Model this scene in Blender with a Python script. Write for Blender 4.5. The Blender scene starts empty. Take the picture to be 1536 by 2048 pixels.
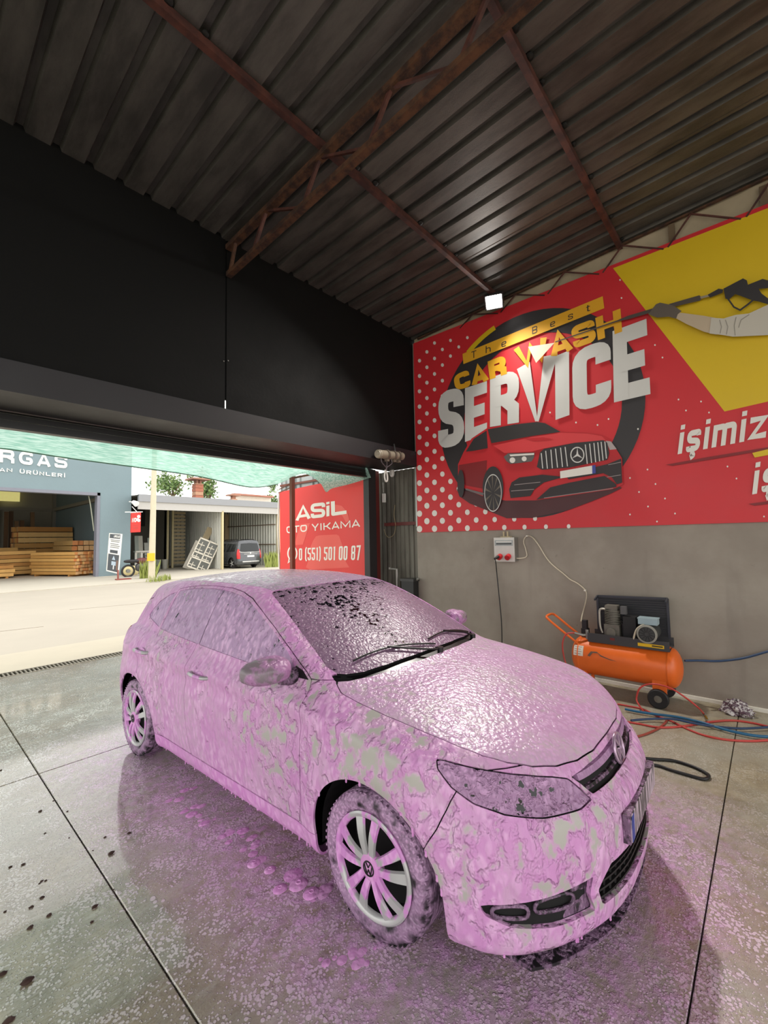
import bpy, bmesh, math, random
import numpy as np
from mathutils import Vector, Matrix
random.seed(7); rng = np.random.default_rng(7)
sc = bpy.context.scene
COL = sc.collection
R = math.radians

# ------------------------------------------------------------------ camera
CAM_F, CAM_YAW, CAM_PITCH, CAM_ROLL, CAM_H = 868.0, 0.8459, 0.0624, -0.0190, 1.71
def cam_axes():
    y, p, r_ = CAM_YAW, CAM_PITCH, CAM_ROLL
    f = Vector((math.sin(y)*math.cos(p), math.cos(y)*math.cos(p), math.sin(p)))
    r0 = Vector((math.cos(y), -math.sin(y), 0)); u0 = r0.cross(f)
    return r0*math.cos(r_)+u0*math.sin(r_), -r0*math.sin(r_)+u0*math.cos(r_), f
CR, CU, CF = cam_axes()
def at(px, py, axis, val):
    """point of the place seen at a photo pixel, on the plane x/y/z = val"""
    d = CF + CR*((px-768)/CAM_F) - CU*((py-1024)/CAM_F)
    o = Vector((0, 0, CAM_H)); t = (val-o[axis])/d[axis]
    return o + d*t
cd = bpy.data.cameras.new('camera'); cam = bpy.data.objects.new('camera', cd); COL.objects.link(cam)
cd.sensor_fit = 'HORIZONTAL'; cd.sensor_width = 36; cd.lens = CAM_F/1536*36; cd.clip_start = .05; cd.clip_end = 400
m3 = Matrix((CR, CU, -CF)).transposed(); cam.matrix_world = Matrix.Translation((0, 0, CAM_H)) @ m3.to_4x4()
sc.camera = cam

# ------------------------------------------------------------------ world: bright overcast sky, exposure
w = bpy.data.worlds.new('overcast'); sc.world = w; w.use_nodes = True
nt = w.node_tree; bg = nt.nodes['Background']
bg.inputs[0].default_value = (1.0, .985, .955, 1); bg.inputs[1].default_value = 1.7
vs = sc.view_settings; vs.view_transform = 'Standard'; vs.look = 'None'; vs.exposure = 0.5; vs.gamma = 1; vs.use_curve_mapping = False

# ------------------------------------------------------------------ materials
def srgb(r, g, b):
    f = lambda c: (c/255/12.92) if c/255 <= .04045 else ((c/255+.055)/1.055)**2.4
    return (f(r), f(g), f(b))
class NT:
    def __init__(s, name):
        s.m = bpy.data.materials.new(name); s.m.use_nodes = True; s.t = s.m.node_tree
        s.b = s.t.nodes['Principled BSDF']; s.out = s.t.nodes['Material Output']; s._co = None
    def n(s, typ, **kw):
        nd = s.t.nodes.new(typ)
        for k, v in kw.items():
            if k.startswith('i_'):
                key = k[2:]; key = int(key) if key.isdigit() else key
                s.put(nd.inputs[key], v)
            else: setattr(nd, k, v)
        return nd
    def put(s, sock, v):
        if isinstance(v, bpy.types.NodeSocket): s.t.links.new(v, sock)
        elif hasattr(v, '__len__') and len(v) == 3 and sock.type == 'RGBA': sock.default_value = (*v, 1)
        else: sock.default_value = v
    def co(s):
        if s._co is None: s._co = s.n('ShaderNodeTexCoord').outputs['Object']
        return s._co
    def pos(s): return s.n('ShaderNodeNewGeometry').outputs['Position']
    def noise(s, scale, detail=3, rough=.5, vec=None, dist=0.):
        nd = s.n('ShaderNodeTexNoise'); s.t.links.new(vec or s.co(), nd.inputs['Vector'])
        nd.inputs['Scale'].default_value = scale; nd.inputs['Detail'].default_value = detail
        nd.inputs['Roughness'].default_value = rough; nd.inputs['Distortion'].default_value = dist
        return nd.outputs[0]
    def voro(s, scale, vec=None, feature='F1', rnd=1.):
        nd = s.n('ShaderNodeTexVoronoi', feature=feature); s.t.links.new(vec or s.co(), nd.inputs['Vector'])
        nd.inputs['Scale'].default_value = scale; nd.inputs['Randomness'].default_value = rnd
        return nd.outputs[0]
    def ramp(s, v, a, b, lo=0., hi=1.):
        nd = s.n('ShaderNodeMapRange', interpolation_type='SMOOTHSTEP'); s.put(nd.inputs[0], v)
        for i, x in zip((1, 2, 3, 4), (a, b, lo, hi)): s.put(nd.inputs[i], x)
        return nd.outputs[0]
    def math(s, op, a, b=0., c=0.):
        nd = s.n('ShaderNodeMath', operation=op)
        s.put(nd.inputs[0], a); s.put(nd.inputs[1], b); s.put(nd.inputs[2], c); return nd.outputs[0]
    def mix(s, f, a, b):
        nd = s.n('ShaderNodeMix', data_type='RGBA'); s.put(nd.inputs[0], f); s.put(nd.inputs[6], a); s.put(nd.inputs[7], b); return nd.outputs[2]
    def xyz(s, v):
        nd = s.n('ShaderNodeSeparateXYZ'); s.t.links.new(v, nd.inputs[0]); return nd.outputs
    def mapping(s, scale=(1, 1, 1), rot=(0, 0, 0), vec=None, loc=(0, 0, 0)):
        nd = s.n('ShaderNodeMapping'); s.t.links.new(vec or s.co(), nd.inputs[0])
        nd.inputs['Scale'].default_value = scale; nd.inputs['Rotation'].default_value = rot; nd.inputs['Location'].default_value = loc
        return nd.outputs[0]
    def bump(s, h, strength=1., dist=.01, normal=None):
        nd = s.n('ShaderNodeBump'); s.put(nd.inputs['Height'], h); nd.inputs['Strength'].default_value = strength
        nd.inputs['Distance'].default_value = dist
        if normal: s.t.links.new(normal, nd.inputs['Normal'])
        return nd.outputs[0]
    def set(s, **kw):
        names = dict(col='Base Color', rough='Roughness', metal='Metallic', normal='Normal', spec='Specular IOR Level', alpha='Alpha',
                     trans='Transmission Weight', coat='Coat Weight', coatr='Coat Roughness', emit='Emission Color', emits='Emission Strength', ior='IOR', sss='Subsurface Weight')
        for k, v in kw.items(): s.put(s.b.inputs[names[k]], v)
        return s.m
MATS = {}
def M(name, col, rough=.6, metal=0., var=.12, vs_=6., bump=0., bs=40., spec=None, emit=None, coat=0.):
    """plain procedural material: colour with noise wear and fine relief"""
    if name in MATS: return MATS[name]
    t = NT(name); c = srgb(*col)
    nz = t.noise(vs_, 5, .6)
    lo = tuple(x*(1-var) for x in c); hi = tuple(min(1, x*(1+var)) for x in c)
    t.set(col=t.mix(nz, lo, hi), rough=t.ramp(nz, 0, 1, max(.03, rough-.08), min(1, rough+.08)), metal=metal)
    if bump: t.set(normal=t.bump(t.noise(bs, 4), .6, bump))
    if spec is not None: t.set(spec=spec)
    if coat: t.set(coat=coat, coatr=.1)
    if emit: t.set(emit=c, emits=emit)
    MATS[name] = t.m
    return t.m

# ------------------------------------------------------------------ mesh helpers
ORG = {}
def sharp(me, ang):
    me.shade_smooth()
    if ang < 179: me.set_sharp_from_angle(angle=R(ang))
def mk(name, V, F, mat, parent=None, smooth=None, kind=None, label=None):
    me = bpy.data.meshes.new(name)
    o0 = ORG.get(parent.name, (0, 0, 0)) if parent else (0, 0, 0)
    V = [(v[0]-o0[0], v[1]-o0[1], v[2]-o0[2]) for v in V]
    me.from_pydata(V, [], [tuple(f) for f in F]); me.validate()
    if smooth: sharp(me, smooth)
    if mat: me.materials.append(mat)
    o = bpy.data.objects.new(name, me); COL.objects.link(o)
    if parent: o.parent = parent; ORG[o.name] = o0
    if kind: o['kind'] = kind
    if label: o['label'] = label
    return o
def tag(o, label=None, cat=None, group=None, kind=None):
    for k, v in (('label', label), ('category', cat), ('group', group), ('kind', kind)):
        if v: o[k] = v
    return o
def thing(name, label, cat, loc=(0, 0, 0), rz=0., group=None, local=False):
    o = bpy.data.objects.new(name, None); COL.objects.link(o); o.empty_display_size = .1
    o.location = loc; o.rotation_euler = (0, 0, rz); ORG[o.name] = (0, 0, 0) if local else tuple(loc)
    return tag(o, label, cat, group)
def struct(name, loc=(0, 0, 0)):
    o = bpy.data.objects.new(name, None); COL.objects.link(o); o.location = loc; ORG[o.name] = tuple(loc); o['kind'] = 'structure'; return o
def share(src, name, parent, loc, rot=(0, 0, 0), scale=(1, 1, 1)):
    """another piece with the same mesh"""
    o = src.copy(); o.name = name; COL.objects.link(o); o.parent = parent; o.location = loc; o.rotation_euler = rot; o.scale = scale
    ORG[o.name] = ORG.get(parent.name, (0, 0, 0)) if parent else (0, 0, 0); return o
def copy_tree(o, parent=None):
    c = o.copy(); COL.objects.link(c); c.parent = parent
    for ch in o.children: copy_tree(ch, c)
    return c
class MB:
    def __init__(s): s.V = []; s.F = []
    def add(s, V, F):
        n = len(s.V); s.V += [tuple(v) for v in V]; s.F += [tuple(i+n for i in f) for f in F]; return s
    def box(s, c, d, rot=None):
        hx, hy, hz = d[0]/2, d[1]/2, d[2]/2
        P = [Vector((x, y, z)) for x in (-hx, hx) for y in (-hy, hy) for z in (-hz, hz)]
        if rot is not None: P = [rot @ p for p in P]
        c = Vector(c)
        return s.add([p+c for p in P], [(0, 1, 3, 2), (4, 6, 7, 5), (0, 4, 5, 1), (2, 3, 7, 6), (0, 2, 6, 4), (1, 5, 7, 3)])
    def bb(s, a, b): return s.box([(x+y)/2 for x, y in zip(a, b)], [abs(y-x) for x, y in zip(a, b)])
    def bar(s, p, q, w_, h, up=(0, 0, 1)):
        """rectangular bar from p to q"""
        p, q = Vector(p), Vector(q); x = (q-p); L = x.length; x.normalize(); u = Vector(up)
        if abs(x.dot(u)) > .98: u = Vector((1, 0, 0))
        y = u.cross(x).normalized(); z = x.cross(y)
        return s.box((p+q)/2, (L, w_, h), Matrix((x, y, z)).transposed())
    def cyl(s, p, q, r0, r1=None, n=16, cap=True):
        r1 = r0 if r1 is None else r1
        p, q = Vector(p), Vector(q); x = (q-p).normalized(); a = Vector((0, 0, 1)) if abs(x.z) < .9 else Vector((1, 0, 0))
        y = x.cross(a).normalized(); z = x.cross(y); V = []
        for c, r in ((p, r0), (q, r1)):
            for i in range(n):
                t = 2*math.pi*i/n; V.append(c+y*(r*math.cos(t))+z*(r*math.sin(t)))
        F = [(i, (i+1) % n, n+(i+1) % n, n+i) for i in range(n)]
        if cap: F += [tuple(range(n))[::-1], tuple(range(n, 2*n))]
        return s.add(V, F)
    def tube(s, P, r, n=10, closed=False):
        P = [Vector(p) for p in P]; m = len(P); V = []; up = None
        rs = r if hasattr(r, '__len__') else [r]*m
        for i, p in enumerate(P):
            d = (P[(i+1) % m]-P[i-1]) if (closed or 0 < i < m-1) else (P[1]-P[0] if i == 0 else P[-1]-P[-2])
            d.normalize()
            if up is None: up = d.orthogonal().normalized()
            up = (up-d*up.dot(d)).normalized(); b = d.cross(up)
            for k in range(n):
                t = 2*math.pi*k/n; V.append(p+up*(rs[i]*math.cos(t))+b*(rs[i]*math.sin(t)))
        F = []
        for i in range(m if closed else m-1):
            for k in range(n):
                a, b2 = i*n, ((i+1) % m)*n; F.append((a+k, a+(k+1) % n, b2+(k+1) % n, b2+k))
        if not closed: F += [tuple(range(n))[::-1], tuple(range((m-1)*n, m*n))]
        return s.add(V, F)
    def prism(s, poly, fn, d0, d1):
        """2-D polygon extruded: fn(u,v,d) -> point"""
        n = len(poly); V = [fn(u, v, d0) for u, v in poly]+[fn(u, v, d1) for u, v in poly]
        return s.add(V, [tuple(range(n)), tuple(range(n, 2*n))[::-1]]+[(i, n+i, n+(i+1) % n, (i+1) % n) for i in range(n)])
    def lathe(s, prof, c, axis, n=24, a0=0., a1=2*math.pi):
        """profile (r,h) turned about axis through c"""
        x = Vector(axis).normalized(); a = Vector((0, 0, 1)) if abs(x.z) < .9 else Vector((1, 0, 0))
        y = x.cross(a).normalized(); z = x.cross(y); c = Vector(c); V = []; full = abs(a1-a0-2*math.pi) < 1e-6
        m = n if full else n+1
        for r, h in prof:
            for i in range(m):
                t = a0+(a1-a0)*i/n; V.append(c+x*h+y*(r*math.cos(t))+z*(r*math.sin(t)))
        F = []
        for j in range(len(prof)-1):
            for i in range(n):
                i2 = (i+1) % m; F.append((j*m+i, j*m+i2, (j+1)*m+i2, (j+1)*m+i))
        return s.add(V, F)
    def build(s, name, mat, parent=None, smooth=None, kind=None, label=None): return mk(name, s.V, s.F, mat, parent, smooth, kind, label)
def spline(P, n=12, closed=False):
    """Catmull-Rom through points"""
    P = [Vector(p) for p in P]; m = len(P); out = []
    for i in range(m if closed else m-1):
        a, b, c, d = (P[(i-1) % m], P[i], P[(i+1) % m], P[(i+2) % m]) if closed else (P[max(i-1, 0)], P[i], P[i+1], P[min(i+2, m-1)])
        for k in range(n):
            t = k/n; out.append(.5*((2*b)+(c-a)*t+(2*a-5*b+4*c-d)*t*t+(3*b-a-3*c+d)*t**3))
    if not closed: out.append(P[-1])
    return out
# ================================================================== the building
D, W = 4.22, 5.55
def roof_z(y): return 4.97+.05*(4.22-y)
# ---- wet concrete --------------------------------------------------
def wet_concrete():
    t = NT('wet_concrete'); p = t.pos(); x, y, z = t.xyz(p)
    n0 = t.noise(.8, 5, .6, p); n1 = t.noise(6, 6, .7, p); n2 = t.noise(60, 3, .6, p)
    base = t.mix(t.ramp(n1, .3, .7), srgb(122, 110, 84), srgb(168, 156, 128))
    base = t.mix(t.ramp(n0, .38, .66), base, srgb(160, 157, 142))
    base = t.mix(t.math('MULTIPLY', t.ramp(y, 4.1, 5.2, 0., .75), t.ramp(t.noise(1.7, 5, .65, p), .30, .60)), base, srgb(118, 100, 66))
    # how far a point is from the car's footprint
    dx = t.math('MAXIMUM', t.math('SUBTRACT', 1.42, x), t.math('SUBTRACT', x, 3.08)); dx = t.math('MAXIMUM', dx, 0.)
    dy = t.math('MAXIMUM', t.math('SUBTRACT', .62, y), t.math('SUBTRACT', y, 4.1)); dy = t.math('MAXIMUM', dy, 0.)
    d = t.math('SQRT', t.math('ADD', t.math('MULTIPLY', dx, dx), t.math('MULTIPLY', dy, dy)))
    dn = t.math('ADD', d, t.math('MULTIPLY', t.math('SUBTRACT', t.noise(1.6, 5, .65, p), .5), .7))
    # thin soap film, thick pink puddles close to the sills, loose flecks further out
    film = t.math('MULTIPLY', t.ramp(dn, .05, .95, 1., 0.), t.ramp(t.noise(16, 6, .75, p), .34, .62, .10, .95))
    filmc = t.mix(t.ramp(dn, .0, .7), srgb(206, 166, 204), srgb(196, 188, 188))
    fl1 = t.voro(75, t.mapping((1, 1, 1), vec=p)); sz = t.ramp(t.noise(5, 4, .65, p), .30, .66, .16, .62); sz = t.math('MULTIPLY', sz, t.ramp(dn, .9, 2.4, 1., .66))
    flk = t.ramp(fl1, t.math('SUBTRACT', sz, .10), sz, 1., 0.)
    fl2 = t.voro(34, p); sz2 = t.math('MULTIPLY', t.ramp(t.noise(3.1, 4, .65, p), .42, .70, .0, .5), t.ramp(dn, .6, 1.7, 1., .25)); flk2 = t.ramp(fl2, t.math('SUBTRACT', sz2, .08), sz2, 1., 0.)
    fleck = t.math('MULTIPLY', t.math('MAXIMUM', flk, flk2), t.ramp(x, 2.5, 3.5, 1., .30))
    blotch = t.math('MULTIPLY', t.ramp(t.noise(13, 6, .72, p), .46, .64, 0., .62), t.ramp(dn, .05, .60, 1., 0.))
    st = t.noise(3.0, 6, .68, t.mapping((.9, 4.2, 1), (0, 0, .35), p), .7); sheen_streak = t.math('MULTIPLY', t.ramp(st, .52, .72, 0., .7), t.ramp(x, 2.8, .4, .15, 1.))  # pale wet-sheen streaks painted into the colour, strongest at low x
    col = t.mix(sheen_streak, base, srgb(196, 194, 180)); col = t.mix(t.math('MULTIPLY', film, .72), col, filmc)
    col = t.mix(t.math('MULTIPLY', fleck, .85), col, t.mix(t.ramp(dn, .15, .95), srgb(226, 190, 222), srgb(226, 224, 216))); col = t.mix(blotch, col, srgb(228, 164, 228))
    wet = t.ramp(t.noise(1.3, 5, .65, p), .35, .65, .06, .26); wet = t.math('ADD', wet, t.ramp(x, 3.0, 4.4, 0., .30))
    foam = t.math('MAXIMUM', t.math('MULTIPLY', fleck, .8), blotch); rough = t.ramp(foam, 0, .8, wet, .6)
    hgt = t.math('ADD', t.math('MULTIPLY', n2, .3), t.math('MULTIPLY', t.noise(10, 5, .7, t.mapping((1, 2.6, 1), (0, 0, .3), p)), .7))
    b1 = t.bump(hgt, .65, .011); b2 = t.bump(t.math('ADD', t.math('MULTIPLY', film, .3), t.math('ADD', fleck, blotch)), .8, .009, b1)
    t.set(col=col, rough=rough, normal=b2, spec=.75, coat=t.ramp(x, 3.0, 4.2, .9, .1), coatr=.07)
    return t.m
CONC = wet_concrete()
floor = struct('floor')
mb = MB(); mb.bb((-5, -5.5, -.2), (W+.2, 7.585, -.02)); mb.build('floor_bed', M('joint_dirt', (58, 54, 46), .9), floor)
xs = [-5, -3.1, .78, W+.05]; ys = [-5.5, -3.6, .312, 4.205, 7.585]; g = .003
for i in range(3):
    for j in range(4):
        mb = MB(); x0, x1, y0, y1 = xs[i]+g, xs[i+1]-g, ys[j]+g, ys[j+1]-g; b = .004
        mb.add([(x0, y0, -.02), (x1, y0, -.02), (x1, y1, -.02), (x0, y1, -.02), (x0, y0, -b), (x1, y0, -b), (x1, y1, -b), (x0, y1, -b), (x0+b, y0+b, 0), (x1-b, y0+b, 0), (x1-b, y1-b, 0), (x0+b, y1-b, 0)],
               [(8, 9, 10, 11), (4, 5, 9, 8), (5, 6, 10, 9), (6, 7, 11, 10), (7, 4, 8, 11), (0, 1, 5, 4), (1, 2, 6, 5), (2, 3, 7, 6), (3, 0, 4, 7)])
        mb.build('floor_slab', CONC, floor)
# ---- ceiling: corrugated sheets -------------------------------------
t = NT('dark_zinc'); v = t.mapping((1, .25, 1)); n1 = t.noise(5, 5, .65, v); n2 = t.noise(90, 3, .7)
t.set(col=t.mix(t.ramp(n1, .3, .7), srgb(66, 65, 63), srgb(98, 96, 92)), rough=t.ramp(n2, .2, .8, .36, .55), metal=.35, normal=t.bump(n2, .3, .002)); ZINC = t.m
ceil = struct('ceiling')
pitch = .235; x = W+.12; k = 0
while x > -5.0:
    x0 = x-pitch*5; mb = MB(); P = []
    for r_ in range(5):
        a = x-pitch*r_; P += [(a, 0), (a-.155, 0), (a-.172, .042), (a-.215, .042), (a-.232, 0)]
    P.append((x0, 0)); P.append((x0-.03, .0))
    n = len(P); Y0, Y1 = 4.75, -5.6; dz = .002*(k % 2)
    Vv = [(px, yy, roof_z(yy)+h+dz+o) for o in (0, .003) for yy in (Y0, Y1) for px, h in P]
    F = [(i, i+1, n+i+1, n+i) for i in range(n-1)]+[(2*n+i, 3*n+i, 3*n+i+1, 2*n+i+1) for i in range(n-1)]
    mb.add(Vv, F); mb.build('roof_sheet', ZINC, ceil); x = x0; k += 1
# ---- steel: trusses and purlins ---------------------------------------
t = NT('rusty_steel'); n1 = t.noise(9, 5, .65)
t.set(col=t.mix(t.ramp(n1, .35, .68), srgb(50, 33, 28), srgb(96, 64, 42)), rough=.75, normal=t.bump(t.noise(70, 3), .4, .003)); RUST = t.m
t = NT('brown_primer_steel'); n1 = t.noise(7, 5, .6)
t.set(col=t.mix(t.ramp(n1, .35, .7), srgb(58, 34, 32), srgb(96, 56, 46)), rough=.65); PRIMER = t.m
for (pa, nm) in ((at(640, 292, 2, 5.0).y, 'first'), (1.13, 'second'), (-.75, 'third')):
    pu = struct('trim_purlin_'+nm); z = roof_z(pa)-.032
    mb = MB(); mb.bar((-5, pa, z), (W+.1, pa, z), .05, .06); mb.build('purlin_tube', PRIMER, pu)
    for i in range(1, 44):       # sealing foam lumps in the ribs above the purlin
        xx = W+.12-pitch*i+.042
        if xx < -.5 or random.random() < .35: continue
        e = MB(); r0 = random.uniform(.022, .034); e.lathe([(0, -r0*.6), (r0*.8, -r0*.4), (r0, 0), (r0*.7, r0*.5), (0, r0*.7)], (xx, pa-.035, roof_z(pa)+.005), (0, 0, 1), 8); e.build('rib_filler', M('black_sealant', (14, 14, 14), .8), pu, 60)
def truss(xc, name, label_end=None):
    tr = struct(name)
    zt = lambda y: roof_z(y)-.095; zb = lambda y: 4.575+.05*(4.22-y)
    for z, w_, nm in ((zt, .07, 'top_chord'), (zb, .06, 'bottom_chord')):
        mb = MB(); mb.bar((xc, 4.20, z(4.20)), (xc, -5.3, z(-5.3)), w_, .05); mb.build(nm, RUST, tr)
    y = 4.14; up = True; st = .33
    mb = MB(); mb.bar((xc, 4.17, zb(4.2)), (xc, 4.05, zt(4.1)), .03, .03); mb.build('web_member', RUST, tr)
    y = 3.72
    while y > -5:
        for (ya, yb) in ((y, y-.16), (y-.16, y-.62)):
            pass
        mb = MB(); mb.bar((xc, y, zb(y)), (xc, y-.24, zt(y-.24)), .028, .028); mb.build('web_member', PRIMER, tr)
        mb = MB(); mb.bar((xc, y-.24, zt(y-.24)), (xc, y-.80, zb(y-.80)), .022, .022); mb.build('web_member', PRIMER, tr)
        y -= .80
    return tr
truss(2.291, 'trim_truss_main')
# ---- black street wall with lintel beam and rolled-up shutter ----------
BLK = M('black_paint_wall', (9, 10, 10), .7, spec=.2, var=.25, vs_=2.2, bump=.002, bs=30)
BLK2 = M('black_beam', (30, 29, 33), .5, var=.15, vs_=3)
wf = struct('wall_street')
for x0, x1 in ((-5, 2.266), (2.283, W+.05)):
    mb = MB(); mb.bb((x0, D, 2.9), (x1, D+.010, 5.2)); mb.build('wall_panel', BLK, wf)
mb = MB(); mb.bb((2.2, D+.011, 3.22), (2.36, D+.05, 5.2)); mb.build('seam_batten', BLK, wf)
for z in (3.62, 3.64):
    mb = MB(); mb.cyl((2.25 if z < 3.63 else 2.30, D+.002, z), (2.25 if z < 3.63 else 2.30, D-.008, z), .006, n=8); mb.build('screw', M('zinc_bright', (190, 190, 186), .3, .8), wf)
bm = struct('trim_lintel')
mb = MB(); mb.bb((-5, D-.05, 2.86), (W+.02, D+.0, 3.10)); mb.bb((-5, D, 2.86), (W+.02, 4.80, 2.90)); mb.build('lintel_beam', BLK2, bm)
mb = MB(); mb.tube([(-5, 4.80, 2.875), (3.9, 4.80, 2.875), (W, 4.80, 2.885)], .022, 10); mb.build('beam_edge', M('grey_beam_edge', (88, 82, 80), .5, var=.4, vs_=9), bm, 60)  # rim in a paler, mottled grey than the beam
sh = struct('trim_shutter')
for k in range(3):
    mb = MB(); z = 2.745+.055*k; mb.bb((-5, 4.86, z), (5.18, 4.90, z+.05)); mb.build('shutter_slat', M('shutter_black', (18, 18, 19), .4), sh)
mb = MB(); mb.bb((-5, 4.84, 2.725), (5.18, 4.93, 2.745)); mb.build('shutter_bottom_bar', M('shutter_black', (18, 18, 19), .4), sh)
jb = struct('trim_jamb')
mb = MB(); mb.bb((5.10, 4.84, 0), (5.27, 4.96, 2.86)); mb.build('guide_rail', M('guide_dark', (38, 34, 36), .45), jb)
mb = MB(); mb.bb((5.29, 4.90, 0), (5.42, 5.02, 2.86)); mb.build('red_post', M('dark_red_paint', (92, 28, 24), .5, var=.3), jb)
# ---- right wall: plaster, cream tarpaulin strip, wall truss --------------
t = NT('grey_plaster'); p = t.pos(); n1 = t.noise(1.4, 5, .6, p); n2 = t.noise(14, 4, .6, p); n3 = t.noise(3.2, 3, .5, t.mapping((1, 1, .18), vec=p))
c = t.mix(t.ramp(n1, .3, .7), srgb(142, 133, 122), srgb(158, 150, 138)); c = t.mix(t.ramp(n3, .58, .75, 0, .35), c, srgb(112, 104, 97)); c = t.mix(t.ramp(n2, .68, .76, 0, .4), c, srgb(104, 98, 92))
t.set(col=c, rough=.75, normal=t.bump(n2, .35, .004)); PLASTER = t.m
wr = struct('wall_right')
mb = MB(); mb.bb((W, -5.5, 0), (W+.2, 4.22, 4.9)); mb.build('plaster_wall', PLASTER, wr)
CREAM = M('cream_tarpaulin', (172, 160, 136), .7, var=.18, vs_=5)
n = 60; Vv = []
for i in range(n+1):
    y = 4.2-9.6*i/n; o = .012*math.sin(i*1.9)+.01*math.sin(i*.7); Vv += [(W+.03+o, y, 4.86), (W+.02-o, y, roof_z(y)+.03)]
mk('tarpaulin_strip', Vv, [(2*i, 2*i+1, 2*i+3, 2*i+2) for i in range(n)], CREAM, wr, 60)
mb = MB(); mb.bar((W-.02, 4.1, roof_z(4.1)-.035), (W-.02, -5.3, roof_z(-5.3)-.035), .03, .02); mb.build('wall_truss_chord', RUST, wr)
y = 3.3
while y > -1.5:
    mb = MB(); mb.bar((W-.03, y, 4.84), (W-.03, y-.22, roof_z(y)-.04), .014, .016); mb.build('wall_truss_rod', TRUSSD if 'TRUSSD' in globals() else PRIMER, wr)
    mb = MB(); mb.bar((W-.03, y-.22, roof_z(y)-.04), (W-.03, y-.62, 4.84), .014, .016); mb.build('wall_truss_rod', PRIMER, wr)
    y -= .66
for y in (.62, -.14):
    mb = MB(); mb.bb((W-.015, y-.03, 4.84), (W+.0, y+.03, 5.1)); mb.build('tarpaulin_patch', M('brown_patch', (108, 92, 72), .8), wr)
bs = struct('baseboard_right')
mb = MB(); mb.bb((W-.025, -5.5, 0), (W, 4.2, .034)); mb.build('white_strip', M('white_strip_paint', (226, 222, 210), .6), bs)
# corrugated side strip between the banner wall and the shutter
t = NT('old_galvanised'); p = t.mapping((1, 1, .2)); n1 = t.noise(4, 5, .6, p)
t.set(col=t.mix(t.ramp(n1, .3, .7), srgb(74, 70, 62), srgb(112, 108, 98)), rough=.5, metal=.3); GALV = t.m
ss = struct('wall_side')
for y0, y1 in ((4.22, 4.62), (4.62, 5.05)):
    P = []; y = y0; q = .1
    while y < y1-1e-6: P += [(y, 0), (y+q*.5, 0), (y+q*.62, .022), (y+q*.88, .022)]; y += q
    P.append((y1, 0)); mb = MB(); n = len(P)
    mb.add([(W+.03+h, y, z) for z in (0, 2.86) for y, h in P]+[(W+.035+h, y, z) for z in (0, 2.86) for y, h in P], [(i, i+1, n+i+1, n+i) for i in range(n-1)]+[(2*n+i, 3*n+i, 3*n+i+1, 2*n+i+1) for i in range(n-1)]); mb.build('side_sheet', GALV, ss)
mb = MB(); mb.bb((W-.0, 4.22, 1.93), (W+.03, 4.92, 1.985)); mb.build('red_rail', M('dark_red_paint', (92, 28, 24), .5, var=.3), ss)
mb = MB(); mb.bb((W-.015, 4.195, 1.9), (W+.03, 4.225, 2.92)); mb.bb((W-.015, 4.225, 2.885), (W+.03, 4.5, 2.915)); mb.build('daylit_edge_strip', M('daylit_edge_pale', (170, 170, 165), .4, .4), ss)  # pale strip; its top run stands in for daylight through a gap
# ---- flood lamp under the roof ---------------------------------------------
lp = at(988, 603, 0, 5.30); L = thing('flood_lamp', 'small square LED flood lamp, lit, under the roof above the red banner', 'lamp', tuple(lp))
aim = (Vector((1.8, 1.2, .6))-lp).normalized()
yv = Vector((0, 0, 1)).cross(aim).normalized(); zv = aim.cross(yv); Mx = Matrix((aim, yv, zv)).transposed()
mb = MB(); mb.box(lp-aim*.03, (.04, .24, .20), Mx)
for sg in (-1, 1): mb.box(lp+yv*(sg*.115), (.04, .012, .20), Mx); mb.box(lp+zv*(sg*.094), (.04, .24, .012), Mx)
mb.build('housing', M('lamp_housing', (60, 60, 62), .4), L)
mb = MB(); mb.box(lp-aim*.006, (.008, .205, .165), Mx); le = mb.build('lens', None, L)
t = NT('lamp_emitter'); t.set(col=(1, 1, 1), emit=(1, .97, .92), emits=14.0, rough=.3); t.m.cycles.emission_sampling = 'FRONT_BACK'; le.data.materials.append(t.m)
mb = MB(); mb.bar(lp-aim*.05, (W-.01, lp.y+.05, lp.z+.02), .03, .012); mb.build('bracket', M('lamp_housing', (60, 60, 62), .4), L)
ld = bpy.data.lights.new('flood_beam', 'AREA'); ld.shape = 'RECTANGLE'; ld.size = .2; ld.size_y = .16; ld.energy = 75; ld.color = (1, .95, .88); ld.spread = R(125)
lo = bpy.data.objects.new('flood_beam', ld); COL.objects.link(lo); lo.parent = L; lo.location = aim*.012; lo.rotation_euler = aim.to_track_quat('-Z', 'Y').to_euler()
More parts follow.
